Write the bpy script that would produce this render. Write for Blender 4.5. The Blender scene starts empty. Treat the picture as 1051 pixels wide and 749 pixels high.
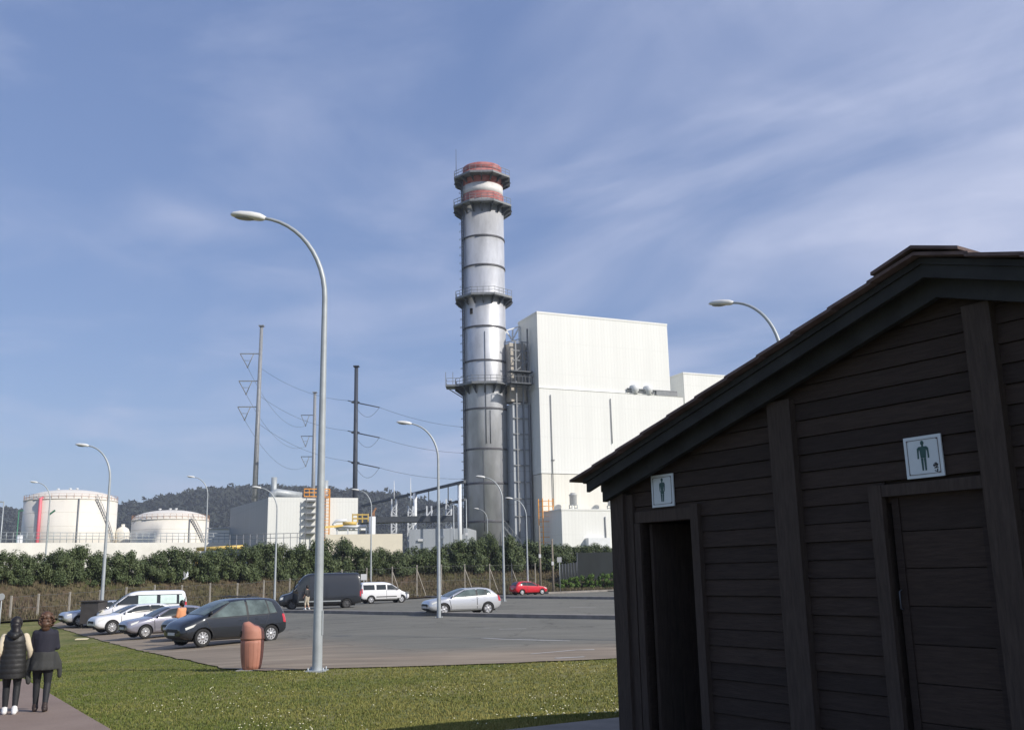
import bpy, bmesh, math, random
from mathutils import Vector, Matrix, Euler, noise
from mathutils.bvhtree import BVHTree
R = math.radians
random.seed(7)
SC = bpy.context.scene
COL = SC.collection

# ------------------------------------------------------------------ camera
PW, PH, FPX, HZ, ROLL, EYE = 1051.0, 749.0, 1000.0, 590.0, 0.021, 2.1
pitch = math.atan((HZ - PH / 2) / FPX)
_fw = Vector((0, math.cos(pitch), math.sin(pitch)))
_u0 = Vector((0, -math.sin(pitch), math.cos(pitch)))
_r0 = Vector((1, 0, 0))
_rt = _r0 * math.cos(ROLL) - _u0 * math.sin(ROLL)
_up = _u0 * math.cos(ROLL) + _r0 * math.sin(ROLL)
CAM = Vector((0, 0, EYE))

def ray(x, y):
    return _fw + _rt * ((x - PW / 2) / FPX) - _up * ((y - PH / 2) / FPX)
def at(x, y, Y):
    r = ray(x, y); return CAM + r * (Y / r.y)
def onplane(x, y, P, n):
    r = ray(x, y); return CAM + r * (((P - CAM).dot(n)) / r.dot(n))

cd = bpy.data.cameras.new('camera'); co = bpy.data.objects.new('camera', cd); COL.objects.link(co)
cd.sensor_width = 36; cd.lens = 36 * FPX / PW; cd.clip_end = 12000; cd.clip_start = .05
m = Matrix((_rt, _up, -_fw)).transposed().to_4x4(); m.translation = CAM
co.matrix_world = m
SC.camera = co

# ------------------------------------------------------------------ terrain
BANK = [(-400, 33), (-60, 36), (-34.6, 66), (-30.6, 73), (-26.6, 81), (-21, 90), (-15, 98), (-10, 104), (-2.7, 110.5),
        (5.3, 117), (21, 122), (47, 125), (400, 140)]
def sm(a, b, x):
    t = max(0., min(1., (x - a) / (b - a))); return t * t * (3 - 2 * t)
def bank_y(x):
    for (x0, y0), (x1, y1) in zip(BANK, BANK[1:]):
        if x <= x1: 
            k = (y1 - y0) / (x1 - x0); return y0 + k * (x - x0), k
    return BANK[-1][1], 0
def bank_t(x, y):
    a = 0; ks = 0
    for dx in (-3, 0, 3):
        b, k = bank_y(x + dx); a += (y - b + k * dx); ks += k
    ks /= 3
    return a / 3 / math.sqrt(1 + ks * ks)
def gz(x, y):
    z = -.04 * max(0, min(25, -(x + 6))) * (1 - .75 * sm(46, 66, y))
    d = math.hypot(x - 2.5, y - 6)
    z += .5 * (1 - sm(5.2, 10.5, d))
    t = bank_t(x, y)
    if t > 0:
        s = sm(0, 13, t)
        z = z * (1 - s) + 2.8 * s
    return z
def gp(px, py, dz=0):
    z = 0
    for _ in range(30):
        r = ray(px, py); p = CAM + r * ((z + dz - EYE) / r.z); z = .5 * z + .5 * gz(p.x, p.y)
    return Vector((p.x, p.y, gz(p.x, p.y)))

# ------------------------------------------------------------------ materials
def mat(name, col, rough=.7, metal=0, var=0, vscale=3, bump=0, bscale=20, col2=None, coat=0, spec=.5, stretch=None,
        attr=None, coords='Object', detail=6):
    M = bpy.data.materials.new(name); M.use_nodes = True
    nt = M.node_tree; N = nt.nodes; L = nt.links; b = N['Principled BSDF']
    c = (*col, 1)
    b.inputs['Base Color'].default_value = c
    b.inputs['Roughness'].default_value = rough; b.inputs['Metallic'].default_value = metal
    b.inputs['Specular IOR Level'].default_value = spec
    if coat: b.inputs['Coat Weight'].default_value = coat; b.inputs['Coat Roughness'].default_value = .04
    tc = N.new('ShaderNodeTexCoord'); src = tc.outputs[coords]
    if stretch:
        mp = N.new('ShaderNodeMapping'); mp.inputs['Scale'].default_value = stretch; L.new(src, mp.inputs['Vector']); src = mp.outputs[0]
    out = None
    if var or col2:
        nz = N.new('ShaderNodeTexNoise'); nz.inputs['Scale'].default_value = vscale; nz.inputs['Detail'].default_value = detail
        nz.inputs['Roughness'].default_value = .65
        L.new(src, nz.inputs['Vector'])
        rp = N.new('ShaderNodeValToRGB'); rp.color_ramp.elements[0].position = .32; rp.color_ramp.elements[1].position = .68
        c2 = col2 or tuple(min(1, v * (1 + var)) for v in col)
        c1 = col if col2 else tuple(v * (1 - var) for v in col)
        rp.color_ramp.elements[0].color = (*c1, 1); rp.color_ramp.elements[1].color = (*c2, 1)
        L.new(nz.outputs['Fac'], rp.inputs['Fac']); out = rp.outputs['Color']
    if attr:   # per leaf tone: a random value per leaf blends two leaf colours
        at_ = N.new('ShaderNodeAttribute'); at_.attribute_name = 'tone'
        mx = N.new('ShaderNodeMix'); mx.data_type = 'RGBA'
        L.new(at_.outputs['Fac'], mx.inputs['Factor'])
        if out: L.new(out, mx.inputs['A'])
        else: mx.inputs['A'].default_value = c
        mx.inputs['B'].default_value = (*attr, 1); out = mx.outputs['Result']
    if out: L.new(out, b.inputs['Base Color'])
    if bump:
        n2 = N.new('ShaderNodeTexNoise'); n2.inputs['Scale'].default_value = bscale; n2.inputs['Detail'].default_value = 5
        L.new(src, n2.inputs['Vector'])
        bp = N.new('ShaderNodeBump'); bp.inputs['Strength'].default_value = bump; bp.inputs['Distance'].default_value = .02
        L.new(n2.outputs['Fac'], bp.inputs['Height']); L.new(bp.outputs['Normal'], b.inputs['Normal'])
    return M

def timber(name, col, stretch, bscale=14):
    M_ = mat(name, col, .8, var=.24, vscale=5, bump=.35, bscale=bscale, stretch=stretch, spec=.25)
    nt = M_.node_tree; N = nt.nodes; L = nt.links; b = N['Principled BSDF']
    g_ = N.new('ShaderNodeNewGeometry'); old = b.inputs['Base Color'].links[0].from_socket
    rp_ = N.new('ShaderNodeValToRGB'); e = rp_.color_ramp.elements
    e[0].color = (.78, .76, .76, 1); e[1].color = (1.12, 1.06, 1.0, 1); L.new(g_.outputs['Random Per Island'], rp_.inputs[0])
    mx = N.new('ShaderNodeMix'); mx.data_type = 'RGBA'; mx.blend_type = 'MULTIPLY'; mx.inputs['Factor'].default_value = 1; L.new(old, mx.inputs['A']); L.new(rp_.outputs[0], mx.inputs['B'])
    # worn pale scuffs here and there
    tc = N.new('ShaderNodeTexCoord'); mp = N.new('ShaderNodeMapping'); mp.inputs['Scale'].default_value = tuple(.35 * v if v == 1 else 1.6 * v for v in stretch); L.new(tc.outputs['Object'], mp.inputs[0])
    va = N.new('ShaderNodeVectorMath'); va.operation = 'ADD'; cb = N.new('ShaderNodeCombineXYZ'); mm = N.new('ShaderNodeMath'); mm.operation = 'MULTIPLY'; mm.inputs[1].default_value = 37; L.new(g_.outputs['Random Per Island'], mm.inputs[0]); L.new(mm.outputs[0], cb.inputs[0]); L.new(mp.outputs[0], va.inputs[0]); L.new(cb.outputs[0], va.inputs[1])
    nz = N.new('ShaderNodeTexNoise'); nz.inputs['Scale'].default_value = 3; nz.inputs['Detail'].default_value = 8; nz.inputs['Roughness'].default_value = .7; L.new(va.outputs[0], nz.inputs[0])
    mr = N.new('ShaderNodeMapRange'); mr.inputs['From Min'].default_value = .62; mr.inputs['From Max'].default_value = .78; mr.inputs['To Max'].default_value = .38; L.new(nz.outputs['Fac'], mr.inputs[0])
    m2 = N.new('ShaderNodeMix'); m2.data_type = 'RGBA'; L.new(mr.outputs[0], m2.inputs['Factor']); L.new(mx.outputs['Result'], m2.inputs['A']); m2.inputs['B'].default_value = (.115, .10, .085, 1)
    L.new(m2.outputs['Result'], b.inputs['Base Color']); return M_

def cladding(name, col, pitch_=.9, seam=.82, rough=.5, horiz=0, dirt=.06):
    """Profiled sheet metal: vertical ribs as bump plus darker panel joints and faint weather streaks."""
    M = mat(name, col, rough, var=0)
    nt = M.node_tree; N = nt.nodes; L = nt.links; b = N['Principled BSDF']
    tc = N.new('ShaderNodeTexCoord'); sx = N.new('ShaderNodeSeparateXYZ'); L.new(tc.outputs['Object'], sx.inputs[0])
    ad = N.new('ShaderNodeMath'); ad.operation = 'ADD'; L.new(sx.outputs['X'], ad.inputs[0]); L.new(sx.outputs['Y'], ad.inputs[1])
    def joint(src, per, wid):
        md = N.new('ShaderNodeMath'); md.operation = 'PINGPONG'; md.inputs[1].default_value = per / 2; L.new(src, md.inputs[0])
        lt = N.new('ShaderNodeMath'); lt.operation = 'LESS_THAN'; lt.inputs[1].default_value = wid; L.new(md.outputs[0], lt.inputs[0])
        return lt.outputs[0], md.outputs[0]
    j, pp = joint(ad.outputs[0], pitch_, .045)
    jh, _p = joint(sx.outputs['Z'], 5.6, .05)
    jm = N.new('ShaderNodeMath'); jm.operation = 'MAXIMUM'; L.new(j, jm.inputs[0]); jh2 = N.new('ShaderNodeMath'); jh2.operation = 'MULTIPLY'; jh2.inputs[1].default_value = 1.2; L.new(jh, jh2.inputs[0]); L.new(jh2.outputs[0], jm.inputs[1]); j = jm.outputs[0]
    mx = N.new('ShaderNodeMix'); mx.data_type = 'RGBA'; mx.inputs['B'].default_value = (*[v * seam for v in col], 1)
    mp = N.new('ShaderNodeMapping'); mp.inputs['Scale'].default_value = (.5, .5, .04); L.new(tc.outputs['Object'], mp.inputs[0])
    nz = N.new('ShaderNodeTexNoise'); nz.inputs['Scale'].default_value = 1.2; nz.inputs['Detail'].default_value = 5; L.new(mp.outputs[0], nz.inputs[0])
    rp = N.new('ShaderNodeValToRGB'); rp.color_ramp.elements[0].position = .35; rp.color_ramp.elements[1].position = .6
    rp.color_ramp.elements[0].color = (*[v * (1 - dirt) for v in col], 1); rp.color_ramp.elements[1].color = (*col, 1)
    L.new(nz.outputs['Fac'], rp.inputs[0]); L.new(rp.outputs[0], mx.inputs['A']); L.new(j, mx.inputs['Factor'])
    L.new(mx.outputs['Result'], b.inputs['Base Color'])
    bp = N.new('ShaderNodeBump'); bp.inputs['Strength'].default_value = .25; bp.inputs['Distance'].default_value = .05
    L.new(pp, bp.inputs['Height']); L.new(bp.outputs[0], b.inputs['Normal'])
    return M

M = {}
M['wood'] = timber('dark_wood', (.042, .031, .025), (1, 1, 9))
M['wood_post'] = timber('post_wood', (.058, .046, .038), (9, 9, 1))
M['wood_green'] = mat('barge_wood', (.027, .028, .027), .7, var=.4, vscale=3, bump=.3, bscale=10, spec=.3)
M['tile'] = mat('roof_tile', (.125, .088, .080), .85, var=.4, vscale=6, bump=.4, bscale=25)
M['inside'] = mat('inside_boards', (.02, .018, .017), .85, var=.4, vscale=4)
M['white_enamel'] = mat('sign_enamel', (.62, .68, .68), .35, var=.05, vscale=8)
M['green_ink'] = mat('sign_green', (.012, .07, .06), .4)
M['grey_ink'] = mat('sign_grey', (.12, .10, .09), .5)
M['black_ink'] = mat('sign_black', (.02, .02, .025), .5)
M['galv'] = mat('galvanised', (.40, .43, .44), .5, .2, var=.12, vscale=3)
M['galv_dk'] = mat('dull_steel', (.27, .28, .29), .55, .2, var=.2, vscale=2)
M['lamp_white'] = mat('lamp_housing', (.72, .72, .69), .4, var=.05)
M['lens'] = mat('lamp_lens', (.30, .31, .31), .15)
M['silver'] = mat('stack_steel', (.56, .57, .59), .42, .35, var=.20, vscale=.5, stretch=(1, 1, .35))
M['darkring'] = mat('stack_band', (.10, .10, .11), .6, .2, var=.2)
M['redband'] = mat('red_paint', (.34, .07, .065), .75, col2=(.50, .24, .22), vscale=1.1)
M['whiteband'] = mat('white_paint', (.68, .66, .64), .6, var=.1, vscale=1)
M['steel_dk'] = mat('frame_steel', (.085, .095, .11), .6, .2, var=.2)
M['steel_md'] = mat('walkway_steel', (.22, .23, .24), .6, .2, var=.2)
M['white_steel'] = mat('white_steel', (.72, .74, .75), .5, var=.06)
M['vent_grey'] = mat('vent_metal', (.42, .43, .42), .6, var=.12)
M['tankwhite'] = mat('tank_paint', (.76, .72, .64), .55, var=.07, vscale=.35, stretch=(1, 1, .25))
M['rust'] = mat('rusty_rail', (.42, .22, .12), .8, var=.3)
M['pinkpipe'] = mat('pink_pipe', (.70, .16, .20), .5)
M['wallwhite'] = mat('white_wall', (.76, .74, .68), .75, var=.08, vscale=.4)
M['orange'] = mat('orange_paint', (.80, .34, .05), .55, var=.1)
M['yellow'] = mat('yellow_pipe', (.72, .50, .14), .55, var=.1)
M['cream'] = mat('cream_wall', (.78, .72, .56), .7, var=.05, vscale=.5)
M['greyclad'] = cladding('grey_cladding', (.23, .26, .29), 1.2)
M['whiteclad'] = cladding('white_cladding', (.78, .785, .745), .62, .91, dirt=.055)
M['hrsg'] = cladding('casing_grey', (.42, .45, .48), 2.2, .7)
M['beige'] = mat('duct_beige', (.46, .42, .36), .7, var=.1)
M['leaf_hedge'] = mat('hedge_leaf', (.055, .080, .030), .6, var=.3, vscale=.5, attr=(.150, .185, .080), spec=.3)
M['leaf_bright'] = mat('groundcover_leaf', (.045, .10, .012), .6, var=.3, vscale=.5, attr=(.15, .22, .035), spec=.3)
M['leaf_fg'] = mat('wood_leaf', (.034, .042, .036), .8, var=.3, vscale=.01, attr=(.046, .054, .044), spec=.2)
M['bark'] = mat('bark', (.06, .05, .04), .9, var=.3)
M['concrete'] = mat('concrete', (.36, .34, .31), .85, var=.2, vscale=1.5, bump=.2)
M['paving'] = mat('paving', (.20, .18, .155), .9, var=.2, vscale=2, bump=.2)
M['kerb'] = mat('kerb_stone', (.24, .22, .195), .85, var=.25, vscale=1.2)
M['post'] = mat('concrete_post', (.36, .33, .28), .85, var=.15)
M['wire'] = mat('fence_wire', (.16, .16, .15), .5, .5)
M['screen'] = mat('green_screen', (.016, .021, .021), .8, var=.25, vscale=.6, stretch=(1, 1, .3))
M['rubber'] = mat('rubber', (.018, .018, .018), .8)
M['glass'] = mat('car_glass', (.03, .036, .038), .06, spec=.6)
M['glass_light'] = mat('car_glass_painted_light', (.10, .13, .125), .05, spec=.6, var=.5, vscale=1.6)  # paler base colour stands in for daylight seen through the opaque windows
M['sunshade'] = mat('window_blind', (.62, .76, .70), .25, var=.1, vscale=3)
M['trim'] = mat('black_trim', (.022, .022, .024), .6)
M['rim'] = mat('wheel_alloy', (.62, .62, .62), .3, .6)
M['rimdark'] = mat('wheel_dark', (.10, .10, .10), .5, .3)
M['headlight'] = mat('headlight_lens', (.72, .72, .66), .1, coat=1)
M['tail'] = mat('taillight_lens', (.55, .02, .03), .15, coat=1)
M['plate'] = mat('number_plate', (.6, .6, .58), .4)
M['terracotta'] = mat('terracotta_plastic', (.43, .19, .13), .65, var=.10, vscale=3)
M['black'] = mat('black_hole', (.01, .01, .01), .9)
M['skin'] = mat('skin', (.50, .29, .20), .55)
M['hair'] = mat('hair', (.012, .009, .008), .5, var=.4, vscale=30)
M['hair_br'] = mat('brown_hair', (.095, .048, .026), .5, var=.4, vscale=30)
M['coat'] = mat('black_quilt', (.018, .018, .018), .55, bump=.4, bscale=12)
M['navy'] = mat('navy_knit', (.018, .018, .030), .85, bump=.2)
M['grey_jacket'] = mat('grey_jacket', (.035, .036, .034), .8, bump=.3, bscale=15)
M['leggings'] = mat('black_leggings', (.014, .015, .018), .7)
M['cream_knit'] = mat('cream_knit', (.62, .54, .40), .85)
M['shoe_white'] = mat('white_shoe', (.75, .74, .72), .6)
M['shoe_dark'] = mat('dark_boot', (.035, .022, .018), .6)
M['orange_shirt'] = mat('orange_shirt', (.75, .33, .16), .85)
M['beige_short'] = mat('beige_shorts', (.50, .44, .34), .85)
M['road_paint'] = mat('road_paint', (.40, .39, .37), .7, var=.25, vscale=3)
M['card'] = mat('pale_board', (.70, .62, .40), .8)
M['signgrey'] = mat('sign_back', (.45, .46, .46), .5)
M['signwhite'] = mat('sign_white', (.75, .75, .74), .5)
M['bird'] = mat('white_feather', (.80, .80, .78), .7)

# ------------------------------------------------------------------ mesh builder
LOC = {}
class MB:
    def __init__(s): s.v = []; s.f = []; s.sm = []
    def add(s, vs, fs, smooth=False):
        o = len(s.v); s.v += [Vector(v) for v in vs]; s.f += [tuple(i + o for i in f) for f in fs]; s.sm += [smooth] * len(fs); return s
    def box(s, c, size, rot=None):
        hx, hy, hz = [v / 2 for v in size]
        vs = [Vector((x, y, z)) for z in (-hz, hz) for x, y in ((-hx, -hy), (hx, -hy), (hx, hy), (-hx, hy))]
        if rot is not None: vs = [rot @ v for v in vs]
        vs = [v + Vector(c) for v in vs]
        return s.add(vs, [(3, 2, 1, 0), (4, 5, 6, 7), (0, 1, 5, 4), (1, 2, 6, 5), (2, 3, 7, 6), (3, 0, 4, 7)])
    def bar(s, a, b, w, h=None, upv=(0, 0, 1)):
        a, b = Vector(a), Vector(b); h = h or w; d = (b - a).normalized(); u = Vector(upv)
        if abs(d.dot(u)) > .98: u = Vector((0, 1, 0))
        x = d.cross(u).normalized() * w / 2; y = x.cross(d).normalized() * h / 2
        vs = [a - x - y, a + x - y, a + x + y, a - x + y, b - x - y, b + x - y, b + x + y, b - x + y]
        return s.add(vs, [(0, 1, 2, 3), (7, 6, 5, 4), (4, 5, 1, 0), (5, 6, 2, 1), (6, 7, 3, 2), (7, 4, 0, 3)])
    def tube(s, pts, rad, n=8, caps=True, smooth=True):
        pts = [Vector(p) for p in pts]; k = len(pts)
        rad = rad if isinstance(rad, (list, tuple)) else [rad] * k
        vs = []; prev = None
        for i, p in enumerate(pts):
            d = (pts[min(i + 1, k - 1)] - pts[max(i - 1, 0)]).normalized()
            if prev is None:
                a = Vector((1, 0, 0)) if abs(d.x) < .9 else Vector((0, 1, 0))
                prev = (a - d * a.dot(d)).normalized()
            else: prev = (prev - d * prev.dot(d)).normalized()
            q = d.cross(prev)
            vs += [p + (prev * math.cos(2 * math.pi * j / n) + q * math.sin(2 * math.pi * j / n)) * rad[i] for j in range(n)]
        fs = [(i * n + j, i * n + (j + 1) % n, (i + 1) * n + (j + 1) % n, (i + 1) * n + j) for i in range(k - 1) for j in range(n)]
        s.add(vs, fs, smooth)
        if caps:
            o = len(s.v) - len(vs)
            s.f += [tuple(o + j for j in reversed(range(n))), tuple(o + (k - 1) * n + j for j in range(n))]; s.sm += [False, False]
        return s
    def lathe(s, prof, n=24, c=(0, 0, 0), smooth=True, caps=True, sx=1, sy=1, ph=0):
        c = Vector(c); k = len(prof)
        vs = [c + Vector((r * math.cos(2 * math.pi * j / n + ph) * sx, r * math.sin(2 * math.pi * j / n + ph) * sy, z)) for r, z in prof for j in range(n)]
        fs = [(i * n + j, i * n + (j + 1) % n, (i + 1) * n + (j + 1) % n, (i + 1) * n + j) for i in range(k - 1) for j in range(n)]
        if caps: fs += [tuple(reversed(range(n))), tuple((k - 1) * n + j for j in range(n))]
        s.add(vs, fs, smooth)
        if caps: s.sm[-1] = s.sm[-2] = False
        return s
    def prism(s, poly, a, b):
        """closed polygon (list of points) extruded along the vector b-a offsets"""
        n = len(poly); a, b = Vector(a), Vector(b)
        vs = [Vector(p) + a for p in poly] + [Vector(p) + b for p in poly]
        fs = [tuple(range(n)), tuple(reversed(range(n, 2 * n)))] + [(i, i + n, (i + 1) % n + n, (i + 1) % n) for i in range(n)]
        return s.add(vs, fs)
    def sphere(s, c, r, n=12, sc=(1, 1, 1)):
        prof = [(math.sin(math.pi * i / n) * r + 1e-4, -math.cos(math.pi * i / n) * r * sc[2]) for i in range(n + 1)]
        return s.lathe(prof, n + 4, c, True, True, sc[0], sc[1])
    def map(s, f):
        s.v = [f(v) for v in s.v]; return s
    def build(s, name, m, parent=None, origin=None, fixn=True, tone=None):
        off = LOC.get(parent.name, Vector()) if parent else Vector(origin or (0, 0, 0))
        me = bpy.data.meshes.new(name)
        me.from_pydata([v - off for v in s.v], [], s.f); me.update()
        if fixn:
            bm = bmesh.new(); bm.from_mesh(me); bmesh.ops.recalc_face_normals(bm, faces=bm.faces); bm.to_mesh(me); bm.free()
        me.polygons.foreach_set('use_smooth', s.sm)
        if tone is not None:
            a = me.attributes.new('tone', 'FLOAT', 'FACE'); a.data.foreach_set('value', tone)
        me.materials.append(m if not isinstance(m, str) else M[m])
        o = bpy.data.objects.new(name, me); COL.objects.link(o)
        if parent: o.parent = parent; LOC[o.name] = off
        else: o.location = off
        return o
def thing(name, label, cat, loc=(0, 0, 0), group=None):
    o = bpy.data.objects.new(name, None); COL.objects.link(o); o.location = loc; o.empty_display_size = .3
    LOC[o.name] = Vector(loc); tag(o, label, cat, group); return o
def tag(o, label, cat, group=None):
    o['label'] = label; o['category'] = cat
    if group: o['group'] = group
    return o
def struct(o): o['kind'] = 'structure'; return o
def stuff(o, label, cat): o['kind'] = 'stuff'; o['label'] = label; o['category'] = cat; return o
def copy_tree(o, parent=None):
    c = o.copy(); COL.objects.link(c)
    if parent: c.parent = parent
    for ch in list(o.children): copy_tree(ch, c)
    return c
def place(o, loc, rz=0, sc=1):
    o.location = loc; o.rotation_euler = (0, 0, rz); o.scale = (sc, sc, sc); return o

# ------------------------------------------------------------------ ground sheets
def axis_vals(lo, a, b, hi, step):
    v = []; x = a
    while x <= b: v.append(x); x += step
    d = step; x = a
    while x > lo: d *= 1.35; x -= d; v.insert(0, x)
    d = step; x = v[-1]
    while x < hi: d *= 1.35; x += d; v.append(x)
    return v
def build_ground():
    xs = axis_vals(-4000, -48, 40, 4000, 1.0); ys = axis_vals(-600, -2, 142, 5500, 1.0)
    mb = MB(); nx = len(xs)
    vs = [(x, y, gz(x, y)) for y in ys for x in xs]
    fs = [(j * nx + i, j * nx + i + 1, (j + 1) * nx + i + 1, (j + 1) * nx + i) for j in range(len(ys) - 1) for i in range(nx - 1)]
    mb.add(vs, fs, True)
    return mb
def drape(poly, dz, step=1.0, edge=None):
    """polygon (xy list) cut into cells and laid on the terrain"""
    bm = bmesh.new()
    bm.faces.new([bm.verts.new((p[0], p[1], 0)) for p in poly])
    x0, x1 = min(p[0] for p in poly), max(p[0] for p in poly); y0, y1 = min(p[1] for p in poly), max(p[1] for p in poly)
    for ax, lo, hi in ((0, x0, x1), (1, y0, y1)):
        c = math.floor(lo) + step * .37
        while c < hi:
            n = Vector((1, 0, 0)) if ax == 0 else Vector((0, 1, 0)); p = n * c
            bmesh.ops.bisect_plane(bm, geom=bm.verts[:] + bm.edges[:] + bm.faces[:], plane_co=p, plane_no=n)
            c += step
    bmesh.ops.recalc_face_normals(bm, faces=bm.faces)
    if sum(f.normal.z for f in bm.faces) < 0: bmesh.ops.reverse_faces(bm, faces=bm.faces)
    for v in bm.verts: v.co.z = gz(v.co.x, v.co.y) + dz
    return bm
def dist_poly(x, y, pl):
    best = 1e9; p = Vector((x, y))
    for a, b in zip(pl, pl[1:]):
        a, b = Vector(a[:2]), Vector(b[:2]); d = b - a; t = max(0, min(1, (p - a).dot(d) / d.length_squared))
        best = min(best, (p - a - d * t).length)
    return best
def from_bm(name, bm, m, attr=None):
    me = bpy.data.meshes.new(name); bm.to_mesh(me); bm.free(); me.materials.append(M[m] if isinstance(m, str) else m)
    if attr:
        a = me.attributes.new('edge', 'FLOAT', 'POINT'); a.data.foreach_set('value', [attr(v.co) for v in me.vertices])
    for p in me.polygons: p.use_smooth = True
    o = bpy.data.objects.new(name, me); COL.objects.link(o); return o

def node_mat(name):
    m_ = bpy.data.materials.new(name); m_.use_nodes = True; nt = m_.node_tree
    return m_, nt.nodes, nt.links, nt.nodes['Principled BSDF']
def noise_ramp(N, L, src, scale, stops, detail=6, rough=.6):
    nz = N.new('ShaderNodeTexNoise'); nz.inputs['Scale'].default_value = scale; nz.inputs['Detail'].default_value = detail; nz.inputs['Roughness'].default_value = rough
    L.new(src, nz.inputs['Vector']); rp = N.new('ShaderNodeValToRGB'); cr = rp.color_ramp
    cr.elements[0].position, cr.elements[0].color = stops[0][0], (*stops[0][1], 1)
    cr.elements[1].position, cr.elements[1].color = stops[-1][0], (*stops[-1][1], 1)
    for p, c in stops[1:-1]: cr.elements.new(p).color = (*c, 1)
    L.new(nz.outputs['Fac'], rp.inputs['Fac']); return rp.outputs['Color'], nz.outputs['Fac']
def mixc(N, L, fac, a, b, mode='MIX'):
    mx = N.new('ShaderNodeMix'); mx.data_type = 'RGBA'; mx.blend_type = mode
    for s_, k in ((fac, 'Factor'), (a, 'A'), (b, 'B')):
        if hasattr(s_, 'links'): L.new(s_, mx.inputs[k])
        elif isinstance(s_, tuple): mx.inputs[k].default_value = (*s_, 1)
        else: mx.inputs[k].default_value = s_
    return mx.outputs['Result']

# grass soil
mg, N, L, b = node_mat('turf'); tc = N.new('ShaderNodeTexCoord')
c1, f1 = noise_ramp(N, L, tc.outputs['Object'], .35, [(.3, (.115, .138, .044)), (.5, (.175, .178, .064)), (.72, (.260, .230, .105))])
c2, f2 = noise_ramp(N, L, tc.outputs['Object'], 9, [(.3, (.55, .55, .55)), (.7, (1.25, 1.25, 1.25))])
L.new(mixc(N, L, 1.0, c1, c2, 'MULTIPLY'), b.inputs['Base Color']); b.inputs['Roughness'].default_value = .95; b.inputs['Specular IOR Level'].default_value = .1
M['turf'] = mg
g = build_ground().build('ground', M['turf'], fixn=False); struct(g)

# bank of dry grass
mk, N, L, b = node_mat('dry_bank'); tc = N.new('ShaderNodeTexCoord')
c1, f1 = noise_ramp(N, L, tc.outputs['Object'], .12, [(.3, (.080, .088, .034)), (.48, (.105, .092, .048)), (.62, (.125, .090, .062))])
c2, f2 = noise_ramp(N, L, tc.outputs['Object'], 2.2, [(.3, (.6, .6, .6)), (.7, (1.25, 1.25, 1.25))])
L.new(mixc(N, L, 1.0, c1, c2, 'MULTIPLY'), b.inputs['Base Color']); b.inputs['Roughness'].default_value = 1; b.inputs['Specular IOR Level'].default_value = .05
M['bank'] = mk
mb = MB(); rows = []
bx = [x / 2 for x in range(-110, 110)]
for x in bx:
    y, k = bank_y(x); n = Vector((-k, 1, 0)).normalized(); rows.append([(x, y + t * math.sqrt(1 + k * k), 0) for t in [-2.2, -1.2, -.5] + [k_ * .7 for k_ in range(0, 22)] + [18, 24]])
w = len(rows[0])
mb.add([(x, y, gz(x, y) + .14) for r in rows for x, y, _ in r], [(i * w + j, (i + 1) * w + j, (i + 1) * w + j + 1, i * w + j + 1) for i in range(len(rows) - 1) for j in range(w - 1)], True)
struct(mb.build('embankment', 'bank', fixn=False))

# parking lot
EDGE_PX = [(700, 674), (640, 676), (524, 681), (400, 685), (340, 686.5), (273, 689), (231, 687), (197, 679), (140, 667), (100, 656), (70, 647), (52, 642.5)]
EDGE = [gp(*p) for p in EDGE_PX]
EDGE = [Vector((14, 24.5, 0))] + EDGE
_e = []
for _a, _b in zip(EDGE, EDGE[1:]):
    _n = max(1, int((_b - _a).length / .6)); _e += [_a.lerp(_b, _i / _n) + Vector((noise.noise((_a.x + _i * .9, _i, 1)) * .16, noise.noise((_a.y, _i * .8, 5)) * .22, 0)) for _i in range(_n)]
EDGE = _e + [EDGE[-1]]
far = [Vector((x, bank_y(x)[0] - 2.0, 0)) for x in (-31, -28, -26.6, -21, -15, -10, -2.7, 5.3, 21, 47)]
lot_poly = [(p.x, p.y) for p in EDGE] + [(p.x, p.y) for p in far] + [(60, 124), (60, 24.5)]
ma, N, L, b = node_mat('asphalt'); tc = N.new('ShaderNodeTexCoord'); ob = tc.outputs['Object']
c1, f1 = noise_ramp(N, L, ob, .13, [(.3, (.150, .147, .126)), (.55, (.188, .184, .158)), (.75, (.222, .208, .176))], 8, .7)
mp = N.new('ShaderNodeMapping'); mp.inputs['Scale'].default_value = (.10, .5, 1); mp.inputs['Rotation'].default_value = (0, 0, R(-8)); L.new(ob, mp.inputs[0])
c1b, f1b = noise_ramp(N, L, mp.outputs[0], 1.6, [(.35, (.85, .85, .85)), (.6, (1.05, 1.04, 1.03)), (.75, (1.3, 1.22, 1.18))], 6, .7)
c2, f2 = noise_ramp(N, L, ob, 30, [(.3, (.8, .8, .8)), (.7, (1.15, 1.15, 1.15))])
base = mixc(N, L, 1.0, mixc(N, L, 1.0, c1, c1b, 'MULTIPLY'), c2, 'MULTIPLY')
vo = N.new('ShaderNodeTexVoronoi'); vo.feature = 'DISTANCE_TO_EDGE'; vo.inputs['Scale'].default_value = .16
wn = N.new('ShaderNodeTexNoise'); wn.inputs['Scale'].default_value = .9; wn.inputs['Detail'].default_value = 5; L.new(ob, wn.inputs[0])
wv = N.new('ShaderNodeVectorMath'); wv.operation = 'MULTIPLY_ADD'; wv.inputs[1].default_value = (2.2, 2.2, 0); L.new(wn.outputs['Color'], wv.inputs[0]); L.new(ob, wv.inputs[2]); L.new(wv.outputs[0], vo.inputs['Vector'])
ck = N.new('ShaderNodeMapRange'); ck.inputs['From Min'].default_value = .0; ck.inputs['From Max'].default_value = .012; ck.inputs['To Min'].default_value = .62; ck.inputs['To Max'].default_value = 1.0; L.new(vo.outputs['Distance'], ck.inputs[0])
base = mixc(N, L, 1.0, base, ck.outputs[0], 'MULTIPLY')
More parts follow.
